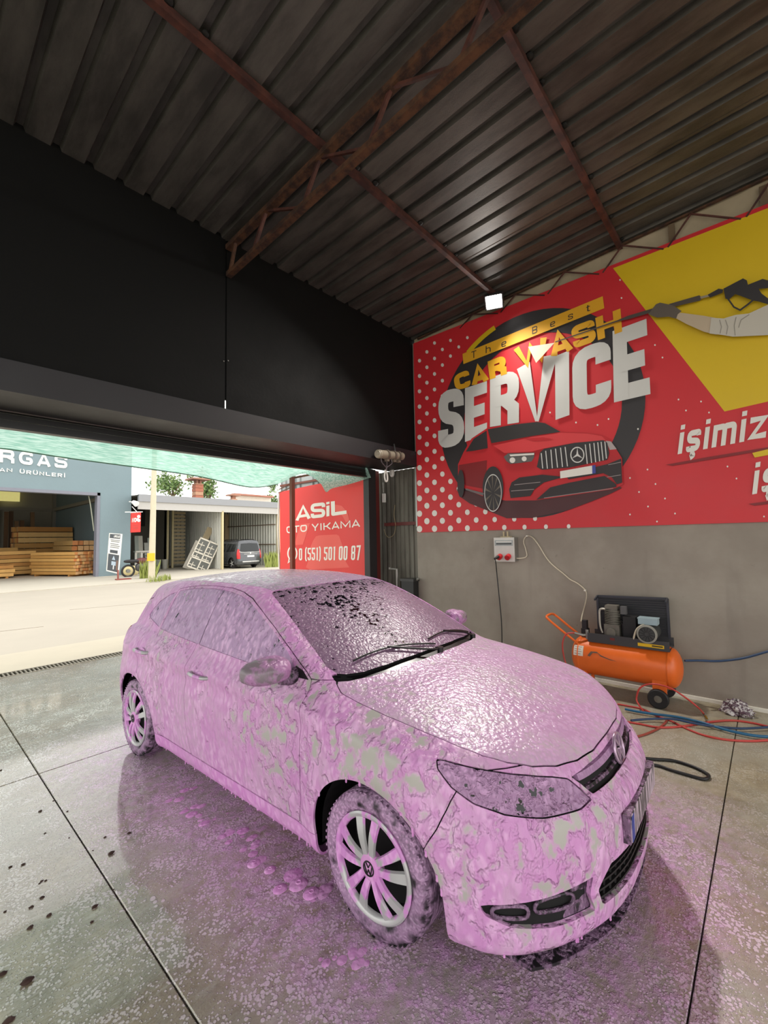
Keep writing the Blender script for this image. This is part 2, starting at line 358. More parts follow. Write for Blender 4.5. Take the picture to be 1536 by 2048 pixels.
# ================================================================== lettering drawn with strokes
def rnd(P, r, n=5):
    """round the corners of a polyline"""
    P = [Vector((p[0], p[1])) for p in P]; out = [P[0]]
    for a, b, c in zip(P, P[1:], P[2:]):
        u, v = (a-b), (c-b); k = min(r, u.length*.5, v.length*.5); p, q = b+u.normalized()*k, b+v.normalized()*k
        for i in range(n+1):
            t = i/n; out.append(p*(1-t)**2+b*2*t*(1-t)+q*t*t)
    out.append(P[-1]); return [(p.x, p.y) for p in out]
def glyph(ch, w, t, r=.5):
    """centre lines of a letter in a box w x 1; t = stroke width, r = roundness"""
    h = t/2; L, X, T, B = h, w-h, 1-h, h; q = r*w; c = w/2; m = .5
    G = {
     'A': [[(h*.75, 0), (c, 1-h*.35), (w-h*.75, 0)], [(w*.24, .27), (w*.76, .27)]],
     'B': [[(L, 0), (L, 1)], rnd([(L, T), (X, T), (X, m+.02), (L, m+.02)], q), rnd([(L, m), (X, m), (X, B), (L, B)], q)],
     'C': [rnd([(X, .66), (X, T), (L, T), (L, B), (X, B), (X, .34)], q)],
     'E': [[(L, 0), (L, 1)], [(L, T), (w, T)], [(L, m), (w*.9, m)], [(L, B), (w, B)]],
     'G': [rnd([(X, .70), (X, T), (L, T), (L, B), (X, B), (X, .46), (w*.52, .46)], q)],
     'H': [[(L, 0), (L, 1)], [(X, 0), (X, 1)], [(L, m), (X, m)]],
     'I': [[(c, 0), (c, 1)]],
     'K': [[(L, 0), (L, 1)], [(L, m), (w*.45, m), (w-h*.6, 1-h*.3)], [(w*.45, m), (w-h*.6, h*.3)]],
     'L': [rnd([(L, 1), (L, B), (w, B)], .02)],
     'M': [[(L, 0), (L, 1-h*.3), (c, .22), (X, 1-h*.3), (X, 0)]],
     'N': [[(L, 0), (L, 1-h*.5), (X, h*.5), (X, 1)]],
     'O': [rnd([(c, T), (L, T), (L, B), (X, B), (X, T), (c, T)], q)],
     'R': [[(L, 0), (L, 1)], rnd([(L, T), (X, T), (X, .48), (L, .48)], q), [(w*.5, .48), (X, .30), (X, 0)] if t > .2 else [(w*.45, .48), (X, 0)]],
     'S': [rnd([(X, .68), (X, T), (L, T), (L, .53), (X, .47), (X, B), (L, B), (L, .32)], q)],
     'T': [[(0, T), (w, T)], [(c, T), (c, 0)]],
     'U': [rnd([(L, 1), (L, B), (X, B), (X, 1)], q)],
     'V': [[(h*.8, 1), (c, h*.4), (w-h*.8, 1)]],
     'W': [[(h*.8, 1), (w*.28, h*.4), (c, .85), (w*.72, h*.4), (w-h*.8, 1)]],
     'Y': [[(h*.6, 1), (c, .42), (w-h*.6, 1)], [(c, .42), (c, 0)]],
     '0': [rnd([(c, T), (L, T), (L, B), (X, B), (X, T), (c, T)], q)],
     '1': [[(w*.2, T-.02), (w*.62, T), (w*.62, 0)]],
     '5': [[(w, T), (L, T), (L, .56)], rnd([(L, .56), (X, .56), (X, B), (L, B), (L, .25)], q)],
     '7': [[(0, T), (X, T), (w*.45, 0)]],
     '8': [rnd([(c, T), (L, T), (L, .5), (X, .5), (X, T), (c, T)], q*.8), rnd([(c, .5), (L, .5), (L, B), (X, B), (X, .5), (c, .5)], q*.8)],
     '(': [rnd([(w*.85, 1.06), (w*.3, .9), (w*.3, .1), (w*.85, -.06)], .3)],
     ')': [rnd([(w*.15, 1.06), (w*.7, .9), (w*.7, .1), (w*.15, -.06)], .3)],
     'i': [[(c, 0), (c, .74)], [(c, .84), (c, 1.0)]],
     's': [rnd([(X, .52), (X, .74-h), (L, .74-h), (L, .40), (X, .34), (X, B), (L, B), (L, .20)], q)],
     'm': [rnd([(L, 0), (L, .74-h), (c, .74-h), (c, 0)], .12), rnd([(c, .5), (c, .74-h), (X, .74-h), (X, 0)], .12), [(L, 0), (L, .74)]],
     'z': [[(0, .74-h), (X, .74-h), (L, B), (w, B)]],
     'h': [[(L, 0), (L, 1)], rnd([(L, .64), (X, .64), (X, 0)], q)],
     'e': [rnd([(L, .36), (X, .36), (X, .66), (L, .66), (L, B), (X, B)], q*.7)],
     't': [rnd([(w*.42, .92), (w*.42, B), (w*.9, B)], .1), [(w*.1, .66), (w*.85, .66)]],
     '-': [[(0, m), (w, m)]],
    }
    base = {'Ü': 'U', 'İ': 'I', 'ş': 's'}.get(ch, ch); S_ = list(G[base])
    if ch == 'Ü': S_ += [[(w*.22, 1.10), (w*.22, 1.26)], [(w*.78, 1.10), (w*.78, 1.26)]]
    if ch == 'İ': S_ += [[(c, 1.08), (c, 1.24)]]
    if ch == 'ş': S_ += [rnd([(c, 0), (c, -.08), (c+.06, -.13), (c-.08, -.20)], .05)]
    return S_
WID = dict(I=.34, i=.30, M=1.15, W=1.45, m=1.15, L=.85, E=.85, T=.85, s=.72, z=.78, ş=.72, h=.7, e=.7, t=.55)
WID['İ'] = .34; WID['('] = .45; WID[')'] = .45; WID['1'] = .55; WID[' '] = .4
def stroke_quads(P, t):
    """thick polyline with mitred joints -> quads"""
    P = [Vector(p) for p in P]; n = len(P); A = []
    P = [P[0]]+[P[i] for i in range(1, n) if (P[i]-P[i-1]).length > 1e-5]; n = len(P); cl = (P[0]-P[-1]).length < 1e-4
    for i in range(n):
        d0 = (P[i]-P[i-1]).normalized() if i else ((P[0]-P[-2]).normalized() if cl else (P[1]-P[0]).normalized())
        d1 = (P[i+1]-P[i]).normalized() if i < n-1 else ((P[1]-P[0]).normalized() if cl else d0)
        n0, n1 = Vector((-d0.y, d0.x)), Vector((-d1.y, d1.x)); mm = n0+n1
        mm = mm/max(mm.dot(n0), .5) if mm.length > 1e-6 else n0
        A.append((P[i]+mm*t/2, P[i]-mm*t/2))
    return [(A[i][0], A[i][1], A[i+1][1], A[i+1][0]) for i in range(n-1)]
def bil(q, u, v):
    """bilinear point in quad (TL,TR,BR,BL); v up"""
    tl, tr, br, bl = [Vector(p) for p in q]; a = bl*(1-u)+br*u; b = tl*(1-u)+tr*u; return a*(1-v)+b*v
def word(name, text, quad, t, mat, parent, aspect=1., gap=.14, nrm=(0, 0, 0), r=.5, thick=.0, one=True):
    """lettering laid in a quad of the sign; aspect = letter width / height"""
    ws_ = [WID.get(c, .9)*aspect for c in text]; g_ = gap*aspect; tot = sum(ws_)+g_*(len(text)-1); x = 0; objs = []; mb = MB(); nv = Vector(nrm)
    qn = (Vector(quad[1])-Vector(quad[0])).cross(Vector(quad[3])-Vector(quad[0])).normalized(); qn = qn if qn.dot(Vector((0, 0, CAM_H))-Vector(quad[0])) > 0 else -qn; k_ = 0
    stp = (Vector(quad[3])-Vector(quad[0])).length*.0009
    for c, w_ in zip(text, ws_):
        if c != ' ':
            if not one: mb = MB()
            for S_ in glyph(c, w_, t, r):
                k_ = (k_+1) % 4
                for qd in stroke_quads(S_, t):
                    pts = [bil(quad, (x+p.x)/tot, p.y)+qn*(stp*k_) for p in qd]
                    if thick: mb.add([p for p in pts]+[p+nv*thick for p in pts], [(0, 1, 2, 3), (4, 7, 6, 5), (0, 4, 5, 1), (1, 5, 6, 2), (2, 6, 7, 3), (3, 7, 4, 0)])
                    else: mb.add(pts, [(0, 1, 2, 3)])
            if not one: objs.append(mb.build(name, mat, parent))
        x += w_+g_
    if one: objs.append(mb.build(name, mat, parent))
    return objs
# ================================================================== the printed wall banner
BX = W-.03
banner = thing('wall_banner', 'long red and yellow printed car wash banner fixed along the grey wall', 'banner', (BX, .8, 1.8))
def PR(name, col, rough=.5): return M('print_'+name, col, rough, var=.05, vs_=3)
LAY = [0]
def layer():
    LAY[0] += 1; return BX-.0014*LAY[0]
def bp(px, py, x=None):
    return at(px, py, 0, BX if x is None else x)
def flat(name, pts, mat, parent=None, x=None):
    x = layer() if x is None else x
    P = [bp(p, q, x) for p, q in pts]; return mk(name, P, [tuple(range(len(P)))], mat, parent or banner)
# panel itself: y from 4.18 down to -1.6
PR_RED = PR('red', (203, 42, 50)); YEL = PR('yellow', (216, 184, 22)); BLKP = PR('black', (48, 46, 48)); SIL = PR('silver', (206, 207, 203)); WHT = PR('white', (226, 224, 216)); ORA = PR('orange', (226, 168, 36)); SKR = PR('car_red', (190, 34, 42)); SKR2 = PR('car_red_light', (212, 62, 66)); SKR3 = PR('car_red_deep', (128, 24, 30))
mb = MB(); mb.bb((BX, -1.7, 1.805), (W, 4.18, 4.89)); mb.build('banner_panel', PR_RED, banner)
YB = lambda px, py: (px, py)
flat('yellow_field', [(1226, 536.5), (1449, 823), (1536, 803), (1650, 776), (1650, 376), (1536, 416)], YEL)
# dark ring behind the lettering
x = layer(); n = 64; Vv = []
for i in range(n+1):
    a = 2*math.pi*i/n; ca, sa = math.cos(a), math.sin(a)
    Vv += [bp(1086+205*ca, 826-208*sa+(-30*ca), x), bp(1086+158*ca, 826-160*sa+(-22*ca), x)]
mk('dark_ring', Vv, [(2*i, 2*i+1, 2*i+3, 2*i+2) for i in range(n)], BLKP, banner)
x = layer(); Vv = []
for i in range(9):
    a = math.radians(118+2.4*i); Vv += [bp(1086+209*math.cos(a), 826-214*math.sin(a)-30*math.cos(a), x), bp(1086+201*math.cos(a), 826-205*math.sin(a)-30*math.cos(a), x)]
mk('yellow_arc', Vv, [(2*i, 2*i+1, 2*i+3, 2*i+2) for i in range(8)], YEL, banner)
# dots
def ell(cx, cy, rx, ry, n=16, a0=0): return [(cx+rx*math.cos(2*math.pi*i/n+a0), cy+ry*math.sin(2*math.pi*i/n+a0)) for i in range(n)]
dots = MB(); x = layer(); bound = [(690, 940), (700, 930), (740, 900), (800, 884), (860, 884), (900, 892), (950, 906), (990, 925), (1010, 985), (1030, 1060), (1055, 1190)]
col = 0; cx = 839.0
while cx < 1190:
    top = 686-.383*(cx-832); rows = np.arange(-1, 26)
    stp = 30.6+.012*(cx-839)
    for j in rows:
        cy = 1058-stp*(j+(.5 if col % 2 else 0))-.018*(cx-839)
        if cy < top+10 or cy > 1060: continue
        lim = np.interp(cy, [b[0] for b in bound], [b[1] for b in bound])
        if cx > lim: continue
        s_ = np.interp(cy, [690, 800, 900, 1050], [3.4, 4.0, 4.9, 6.2])*np.interp(cx, [839, 1180], [1, .62])
        q = ell(cx, cy, s_*.9, s_*1.06, 12); dots.add([bp(*p, x) for p in q], [tuple(range(12))])
    cx += 14.8+.030*(cx-839); col += 1
dots.build('white_dots', WHT, banner, kind='stuff')
spk = MB(); x = layer()
for (px, py) in ((1276, 858), (1260, 956), (1260, 1029), (1278, 984), (1296, 1013), (1314, 1043), (1295, 939), (1311, 968), (1330, 997), (1350, 1027), (1402, 803), (1418, 825), (1357, 799), (1372, 821), (1455, 933), (1473, 957), (1528, 1033), (1310, 690), (1325, 715), (1217, 838), (1195, 850), (1152, 845), (1100, 825), (1240, 560), (1243, 596)):
    spk.add([bp(*p, x) for p in ell(px, py, 1.7, 1.9, 8)], [tuple(range(8))])
spk.build('white_sparks', WHT, banner, kind='stuff')
# --- the big words; crops give pixel frames
c5 = lambda u, v: (870+u*.29297, 580+v*.29297); c2 = lambda u, v: (768+u*.5, 500+v*.5); c8 = lambda u, v: (1236+u*.19531, 780+v*.19531); c6 = lambda u, v: (890+u*.24740, 830+v*.24740); c7 = lambda u, v: (1236+u*.19531, 380+v*.19531)
def quad(fr, *uv, x=None): return [bp(*fr(*p), x) for p in uv]
SERV = [('S', (218, 566), (318, 548), (322, 776), (216, 798)), ('E', (324, 553), (412, 524), (412, 737), (324, 768)), ('R', (424, 512), (540, 470), (540, 690), (424, 708)), ('V', (536, 470), (690, 412), (676, 688), (552, 706)),
        ('I', (684, 425), (740, 402), (742, 660), (686, 680)), ('C', (752, 404), (906, 352), (910, 606), (756, 656)), ('E', (914, 325), (1050, 275), (1066, 576), (920, 610))]
x = layer()
for ch, *q in SERV:
    asp = {'I': .34/.34, 'V': .95}.get(ch, .62)
    word('silver_letter', ch, quad(c2, *q, x=x), {'I': .32, 'V': .20, 'E': .22, 'S': .22}.get(ch, .215), SIL, banner, .62 if ch != 'I' else .94, r=.42)
x = layer(); word('orange_letter', 'CAR', quad(c5, (122, 585), (478, 440), (492, 572), (142, 690), x=x), .29, ORA, banner, .92, .07, one=False)
word('orange_letter', 'WASH', quad(c5, (538, 402), (1266, 126), (1278, 284), (574, 536), x=x), .27, ORA, banner, .98, .05, one=False)
flat('orange_strip', [c5(188, 436), c5(1145, 42), c5(1156, 124), c5(194, 506)], ORA)
x = layer()
for ch, u, v in (('T', 265, 440), ('h', 363, 402), ('e', 470, 362), ('B', 680, 272), ('e', 803, 226), ('s', 925, 176), ('t', 1046, 122)):
    hh, ww = (24, 17); up = -.41*ww
    word('dark_letter', ch, quad(c5, (u-ww, v-hh-up*.9), (u+ww, v-hh+up*.9), (u+ww, v+hh+up*.9), (u-ww, v+hh-up*.9), x=x), .12, BLKP, banner, .9)
# small slanted words on the red field
x = layer(); word('white_letter', 'işimiz', quad(c8, (640, 362), (1545, 160), (1512, 486), (604, 660), x=x), .20, WHT, banner, .86, .16, r=.35, one=False)
word('white_letter', 'iş', quad(c8, (1404, 745), (1660, 690), (1624, 1022), (1366, 1072), x=x), .20, WHT, banner, .86, .16, r=.35, one=False)
flat('dark_stroke', [c8(490, 765), c8(900, 690), c8(1540, 585), c8(1540, 612), c8(1000, 704), c8(560, 777)], SKR3)
flat('yellow_stroke', [c8(1375, 645), c8(1560, 600), c8(1560, 662), c8(1400, 692)], YEL)
flat('dark_stroke', [c8(1340, 1165), c8(1560, 1135), c8(1560, 1165), c8(1400, 1185)], SKR3)
# --- the printed car
def cf(name, pts, mat, x=None): return flat(name, [c6(*p) for p in pts], mat, None, x)
cf('printed_shadow', [(95, 600), (330, 640), (480, 660), (740, 660), (1050, 630), (1380, 560), (1430, 590), (1330, 640), (1180, 700), (980, 775), (720, 828), (500, 835), (350, 775), (200, 715), (120, 660)], PR('shadow', (74, 34, 38)))
cf('printed_car_body', [(105, 400), (150, 300), (215, 190), (340, 106), (560, 68), (740, 51), (815, 60), (935, 126), (985, 138), (1150, 144), (1270, 164), (1335, 200), (1400, 300), (1432, 350), (1442, 560), (1390, 586), (1340, 602), (1000, 652), (730, 690), (492, 692), (300, 655), (165, 600), (105, 540)], SKR)
cf('printed_car_flank', [(112, 405), (340, 365), (330, 600), (170, 570), (110, 520)], SKR3)
cf('printed_side_glass', [(168, 296), (232, 192), (336, 126), (346, 268), (230, 290)], BLKP)
cf('printed_windscreen', [(345, 116), (560, 76), (745, 56), (808, 66), (935, 136), (700, 170), (376, 228)], PR('glass', (52, 50, 50)))
cf('printed_mirror', [(214, 254), (250, 228), (302, 224), (336, 242), (330, 270), (226, 290)], BLKP)
cf('printed_hood', [(390, 248), (700, 178), (935, 144), (1150, 150), (1268, 170), (1300, 204), (1050, 224), (800, 270), (700, 296), (480, 308)], SKR2)
cf('printed_hood_crease', [(640, 190), (790, 180), (880, 196), (800, 206), (720, 210)], SKR)
cf('printed_lamp', [(475, 338), (510, 310), (725, 304), (720, 342), (700, 376), (530, 396), (495, 372)], PR('lamp', (96, 94, 92)))
x = layer()
for (u, v, r_) in ((545, 365, 23), (640, 354, 20)): mk('printed_lamp_eye', [bp(*c6(*p), x) for p in ell(u, v, r_, r_)], [tuple(range(16))], WHT, banner)
cf('printed_lamp_strip', [(520, 320), (720, 308), (720, 322), (530, 334)], WHT, x)
cf('printed_lamp', [(1300, 208), (1342, 214), (1388, 276), (1332, 282)], PR('lamp2', (170, 160, 158)), x)
cf('printed_grille', [(768, 302), (800, 274), (1050, 225), (1280, 203), (1312, 225), (1328, 310), (1312, 362), (1000, 426), (780, 442), (742, 420)], BLKP)
cf('printed_intake', [(538, 545), (600, 505), (785, 482), (960, 500), (800, 545), (720, 605), (690, 655), (530, 672), (518, 600)], PR('intake', (44, 38, 40)))
cf('printed_intake', [(738, 684), (850, 585), (1000, 548), (1290, 492), (1384, 560), (1384, 582), (1100, 628), (800, 674)], PR('intake', (44, 38, 40)))
cf('printed_intake', [(960, 478), (1218, 420), (1315, 396), (1424, 352), (1432, 546), (1390, 560), (1350, 505), (1280, 470), (1000, 520)], PR('intake', (44, 38, 40)))
x = layer()
for (u, v) in (((778, 308), (790, 432)), ((814, 290), (828, 434)), ((856, 280), (868, 430)), ((893, 272), (910, 425)), ((934, 264), (950, 420)), ((971, 258), (990, 415)), ((1134, 238), (1150, 395)), ((1169, 231), (1185, 388)), ((1204, 226), (1218, 382)), ((1235, 221), (1250, 375)), ((1262, 217), (1278, 367)), ((1292, 214), (1305, 352))):
    cf('printed_grille_bar', [(u[0]-4, u[1]), (u[0]+4, u[1]), (v[0]+4, v[1]), (v[0]-4, v[1])], SIL, x)
for z0, z1 in (((535, 612), (720, 598)), ((560, 562), (770, 540)), ((800, 668), (1360, 590)), ((1320, 400), (1424, 378)), ((1310, 500), (1420, 482))):
    cf('printed_blade', [z0, z1, (z1[0], z1[1]+5), (z0[0], z0[1]+5)], PR('blade', (150, 140, 138)), x)
x = layer(); mk('printed_emblem_disc', [bp(*c6(*p), x) for p in ell(1070, 322, 52, 60, 28)], [tuple(range(28))], BLKP, banner)
x = layer(); o, i_ = ell(1070, 322, 57, 65, 32), ell(1070, 322, 48, 56, 32)
mk('printed_emblem_ring', [bp(*c6(*p), x) for p in o+i_], [(k, (k+1) % 32, 32+(k+1) % 32, 32+k) for k in range(32)], SIL, banner)
for a in (90, 210, 330):
    ca, sa = math.cos(R(a)), -math.sin(R(a)); cf('printed_emblem_point', [(1070+52*ca, 322+60*sa), (1070+9*math.cos(R(a+60)), 322-10*math.sin(R(a+60))), (1070, 322), (1070+9*math.cos(R(a-60)), 322-10*math.sin(R(a-60)))], SIL, x)
cf('printed_plate', [(930, 455), (1216, 404), (1219, 470), (932, 513)], WHT, x); cf('printed_plate_band', [(1189, 409), (1216, 404), (1219, 470), (1191, 475)], PR('blue', (60, 70, 150)), layer())
x = layer(); mk('printed_rear_wheel', [bp(*c6(*p), x) for p in ell(128, 555, 28, 112, 24)], [tuple(range(24))], BLKP, banner)
cf('printed_sill', [(165, 592), (318, 632), (318, 656), (168, 606)], PR('sill', (110, 100, 100)), x)
mk('printed_wheel_arch', [bp(*c6(*p), x) for p in ell(388, 590, 84, 175, 28)], [tuple(range(28))], BLKP, banner)
x = layer(); o, i_ = ell(388, 630, 70, 152, 32), ell(388, 630, 65, 144, 32)
mk('printed_rim', [bp(*c6(*p), x) for p in o+i_], [(k, (k+1) % 32, 32+(k+1) % 32, 32+k) for k in range(32)], SIL, banner)
for k in range(10):
    a = 2*math.pi*k/10+.2; b = a+.09; cf('printed_spoke', [(388+8*math.cos(a), 630+16*math.sin(a)), (388+63*math.cos(a-.06), 630+140*math.sin(a-.06)), (388+63*math.cos(b), 630+140*math.sin(b))], PR('spoke', (104, 96, 84)), x)
# --- the printed arm with pressure lance
def af(name, pts, mat, x=None): return flat(name, [c7(*p) for p in pts], mat, None, x)
flat('printed_spray', [c5(636, 388), c5(816, 360), c5(690, 498)], PR('spray', (222, 214, 190)))
af('printed_lance', [(-646, 1552), (-10, 1335), (100, 1288), (392, 1202), (402, 1236), (110, 1322), (0, 1346), (-640, 1562)], PR('lance', (78, 70, 66)))
af('printed_lance', [(520, 1168), (832, 1078), (862, 1098), (842, 1132), (560, 1198)], PR('lance', (78, 70, 66)))
af('printed_lance', [(840, 1092), (930, 1070), (932, 1092), (850, 1114)], PR('lance2', (150, 140, 120)))
af('printed_lance_grip', [(918, 1072), (1030, 1010), (1076, 1018), (1070, 1052), (942, 1102)], BLKP)
af('printed_gun', [(1080, 1010), (1280, 905), (1320, 925), (1330, 970), (1480, 910), (1600, 940), (1600, 1000), (1440, 1012), (1470, 1060), (1536, 1110), (1600, 1190), (1440, 1142), (1380, 1132), (1250, 1082), (1200, 1066), (1136, 1122), (1100, 1112)], BLKP)
x = layer(); g_ = MB()
for q in stroke_quads([(1128, 1116), (1186, 1198), (1250, 1230), (1330, 1172), (1402, 1110)], 18): g_.add([bp(*c7(p.x, p.y), x) for p in q], [(0, 1, 2, 3)])
g_.build('printed_trigger_guard', BLKP, banner)
af('printed_arm', [(606, 1252), (880, 1288), (1010, 1312), (1010, 1482), (880, 1452), (700, 1372), (598, 1316)], PR('arm', (190, 174, 150)))
af('printed_glove', [(310, 1272), (388, 1170), (430, 1153), (560, 1180), (652, 1240), (612, 1272), (596, 1318), (520, 1297), (400, 1307)], PR('glove', (96, 88, 80)))
af('printed_sleeve', [(955, 1308), (1080, 1316), (1200, 1280), (1340, 1264), (1536, 1174), (1640, 1140), (1640, 1480), (1400, 1492), (1180, 1502), (1050, 1482), (936, 1470)], PR('sleeve', (196, 192, 180)))
x = layer(); g_ = MB()
for S_ in ([(1040, 1330), (1060, 1400), (1045, 1470)], [(1100, 1330), (1125, 1400), (1110, 1480)], [(1210, 1300), (1190, 1390), (1200, 1490)], [(1345, 1275), (1260, 1330), (1235, 1410)]):
    for q in stroke_quads(S_, 9): g_.add([bp(*c7(p.x, p.y), x) for p in q], [(0, 1, 2, 3)])
g_.build('printed_sleeve_folds', PR('fold', (150, 146, 136)), banner)
# ================================================================== the foam-covered car
def tab(pts, n=1500):
    """monotone cubic through (x,y) points -> function"""
    p = np.array(sorted(pts), float); x, y = p[:, 0], p[:, 1]; h = np.diff(x); d = np.diff(y)/h
    m = np.zeros_like(x); m[1:-1] = np.where(d[:-1]*d[1:] > 0, 2*d[:-1]*d[1:]/(d[:-1]+d[1:]+1e-12), 0); m[0], m[-1] = d[0], d[-1]
    X = np.linspace(x[0], x[-1], n); i = np.clip(np.searchsorted(x, X)-1, 0, len(h)-1); t = (X-x[i])/h[i]
    Y = (2*t**3-3*t**2+1)*y[i]+(t**3-2*t**2+t)*h[i]*m[i]+(-2*t**3+3*t**2)*y[i+1]+(t**3-t**2)*h[i]*m[i+1]
    return lambda q: np.interp(q, X, Y)
def smax(a, b, k):
    h = np.clip(.5+.5*(a-b)/k, 0, 1); return b*(1-h)+a*h+k*h*(1-h)
def smin(a, b, k): return -smax(-a, -b, k)
WB, WR = 2.47, .30
w_z = tab([(.10, .72), (.16, .765), (.22, .792), (.27, .80), (.30, .806), (.42, .822), (.55, .834), (.66, .838), (.74, .835), (.82, .832), (.865, .83), (.90, .812), (.96, .785), (1.0, .765), (1.06, .73)])
w_x = tab([(.9, -.13), (.75, -.075), (.6, -.04), (.45, -.016), (.25, -.002), (0, .004), (-.6, 0), (-1.6, .004), (-2.47, .002), (-2.75, -.02), (-2.95, -.05), (-3.2, -.12)])
xf_z = tab([(.08, .73), (.14, .785), (.17, .825), (.20, .848), (.26, .856), (.34, .852), (.46, .862), (.53, .860), (.60, .842), (.645, .812), (.67, .786), (.70, .775), (.74, .760), (.78, .735), (.84, .68), (.95, .55)])
xf_s = tab([(0, 0), (.15, .006), (.3, .03), (.42, .07), (.52, .118), (.6, .168), (.68, .24), (.75, .33), (.82, .47), (.9, .66)])
xr_z = tab([(.1, -2.95), (.2, -3.03), (.3, -3.09), (.45, -3.135), (.6, -3.14), (.72, -3.11), (.9, -3.075), (1.06, -3.05)])
xr_s = tab([(0, 0), (.3, .015), (.5, .045), (.62, .09), (.72, .16), (.8, .28), (.9, .5)])
t_x = tab([(.9, .60), (.80, .715), (.74, .765), (.68, .80), (.6, .835), (.5, .87), (.35, .91), (.2, .942), (0, .975), (-.15, .995), (-.3, 1.012), (-.7, 1.02), (-1.5, 1.03), (-2.5, 1.05), (-3.2, 1.0)])
hood_s = tab([(0, 0), (.2, .005), (.4, .018), (.55, .034), (.65, .050), (.72, .074), (.8, .115), (.9, .18)])
deck_s = tab([(0, 0), (.4, .005), (.6, .02), (.72, .045), (.8, .09), (.9, .15)])
wg_z = tab([(.85, .815), (.95, .778), (1.05, .742), (1.15, .70), (1.25, .655), (1.33, .612), (1.40, .568), (1.46, .52), (1.5, .48)])
wg_x = tab([(0, -.05), (-.4, -.025), (-.8, -.005), (-1.3, .0), (-2.0, -.01), (-2.5, -.04), (-2.8, -.075), (-3.1, -.12)])
xw_z = tab([(.90, .05), (.95, -.045), (1.0, -.145), (1.1, -.345), (1.2, -.56), (1.3, -.79), (1.38, -1.0), (1.43, -1.16), (1.47, -1.33), (1.5, -1.5)])
xw_s = tab([(0, 0), (.2, .015), (.4, .065), (.55, .135), (.65, .205), (.8, .36)])
tr_x = tab([(-.7, 1.34), (-.9, 1.395), (-1.1, 1.432), (-1.3, 1.453), (-1.6, 1.468), (-1.9, 1.467), (-2.2, 1.452), (-2.5, 1.424), (-2.8, 1.387), (-3.0, 1.36)])
roof_s = tab([(0, 0), (.2, .006), (.4, .028), (.5, .05), (.6, .085), (.7, .13)])
xg_z = tab([(.9, -3.07), (1.0, -3.045), (1.1, -2.99), (1.25, -2.90), (1.36, -2.835), (1.45, -2.79)])
xg_s = tab([(0, 0), (.3, .02), (.5, .07), (.6, .115), (.7, .18)])
def body_field(x, y, z):
    s = np.abs(y)
    r1 = np.hypot(x, z-.31); r2 = np.hypot(x+WB, z-.31)
    flare = .014*np.exp(-((r1-.385)/.055)**2)+.012*np.exp(-((r2-.385)/.055)**2)
    # soft hollow in the doors below the waist crease
    hollow = -.010*np.exp(-((z-.78)/.045)**2)*np.clip((-.3-x)/.15, 0, 1)*np.clip((x+2.75)/.2, 0, 1)
    side = s-(w_z(z)+w_x(x)+flare+hollow)
    front = (x-(xf_z(z)-xf_s(s)))*.88
    rear = ((xr_z(z)+xr_s(s))-x)*.9
    k = np.clip((-.25-x)/.5, 0, 1)
    top = (z-(t_x(x)-(hood_s(s)*(1-k)+deck_s(s)*k)))*.94
    low = smax(smax(side, top, .045), smax(front, rear, .02), .05)
    low = smax(front, low, .04)
    low = smax(low, .155-z+.06*np.clip((-x-2.6)/.5, 0, 1)*0, .03)
    gs = (s-(wg_z(z)+wg_x(x)))*.92
    ws = (x-(xw_z(z)-xw_s(s)))*.47
    rf = (z-(tr_x(x)-roof_s(s)))*.98
    rg = ((xg_z(z)+xg_s(s))-x)*.9
    g = smax(smax(gs, rf, .05), smax(ws, rg, .02), .035)
    g = smax(g, .85-z, .02)
    return smin(low, g, .018)
def nets(fn, lo, hi, h):
    n = [int(round((b-a)/h))+1 for a, b in zip(lo, hi)]
    ax = [np.linspace(a, a+h*(k-1), k) for a, k in zip(lo, n)]
    X, Y, Z = np.meshgrid(*ax, indexing='ij'); v = fn(X, Y, Z); ins = v < 0
    off = [(i, j, k) for i in (0, 1) for j in (0, 1) for k in (0, 1)]
    cs = tuple(k-1 for k in n); cnt = np.zeros(cs, np.int8)
    sl = lambda o: tuple(slice(a, a+c) for a, c in zip(o, cs))
    for o in off: cnt += ins[sl(o)]
    act = (cnt > 0) & (cnt < 8); ids = -np.ones(cs, np.int64); ids[act] = np.arange(act.sum())
    C = np.argwhere(act); acc = np.zeros((len(C), 3)); num = np.zeros(len(C))
    for a in off:
        for d in range(3):
            if a[d]: continue
            b = list(a); b[d] = 1
            va = v[tuple((C+a).T)]; vb = v[tuple((C+b).T)]; mk_ = (va < 0) != (vb < 0)
            t = np.where(mk_, va/np.where(mk_, va-vb, 1), 0); p = np.array(a, float)[None]+np.zeros((len(C), 1)); p[:, d] += t
            acc[mk_] += p[mk_]; num[mk_] += 1
    V = np.array(lo)+h*(C+acc/num[:, None]); Q = []
    for d in range(3):
        e, f = (d+1) % 3, (d+2) % 3
        sa = [slice(None)]*3; sb = [slice(None)]*3; sa[d] = slice(0, -1); sb[d] = slice(1, None)
        ch = ins[tuple(sa)] != ins[tuple(sb)]; E_ = np.argwhere(ch)
        ok = (E_[:, e] > 0) & (E_[:, f] > 0) & (E_[:, e] < n[e]-1) & (E_[:, f] < n[f]-1); E_ = E_[ok]
        flip = ~ins[tuple(E_.T)]
        def cid(de, df):
            c = E_.copy(); c[:, e] += de; c[:, f] += df; return ids[tuple(c.T)]
        q = np.stack([cid(-1, -1), cid(0, -1), cid(0, 0), cid(-1, 0)], 1); q[flip] = q[flip][:, ::-1]; Q.append(q)
    return V, np.concatenate(Q)
def grad(fn, V, e=.004):
    g = np.stack([(fn(*(V+d).T)-fn(*(V-d).T))/(2*e) for d in np.eye(3)*e], 1); return g
def relax(fn, V, it=4):
    for _ in range(it):
        g = grad(fn, V); f = fn(*V.T); V = V-g*(f/np.maximum((g*g).sum(1), .05))[:, None]*.8
    return V
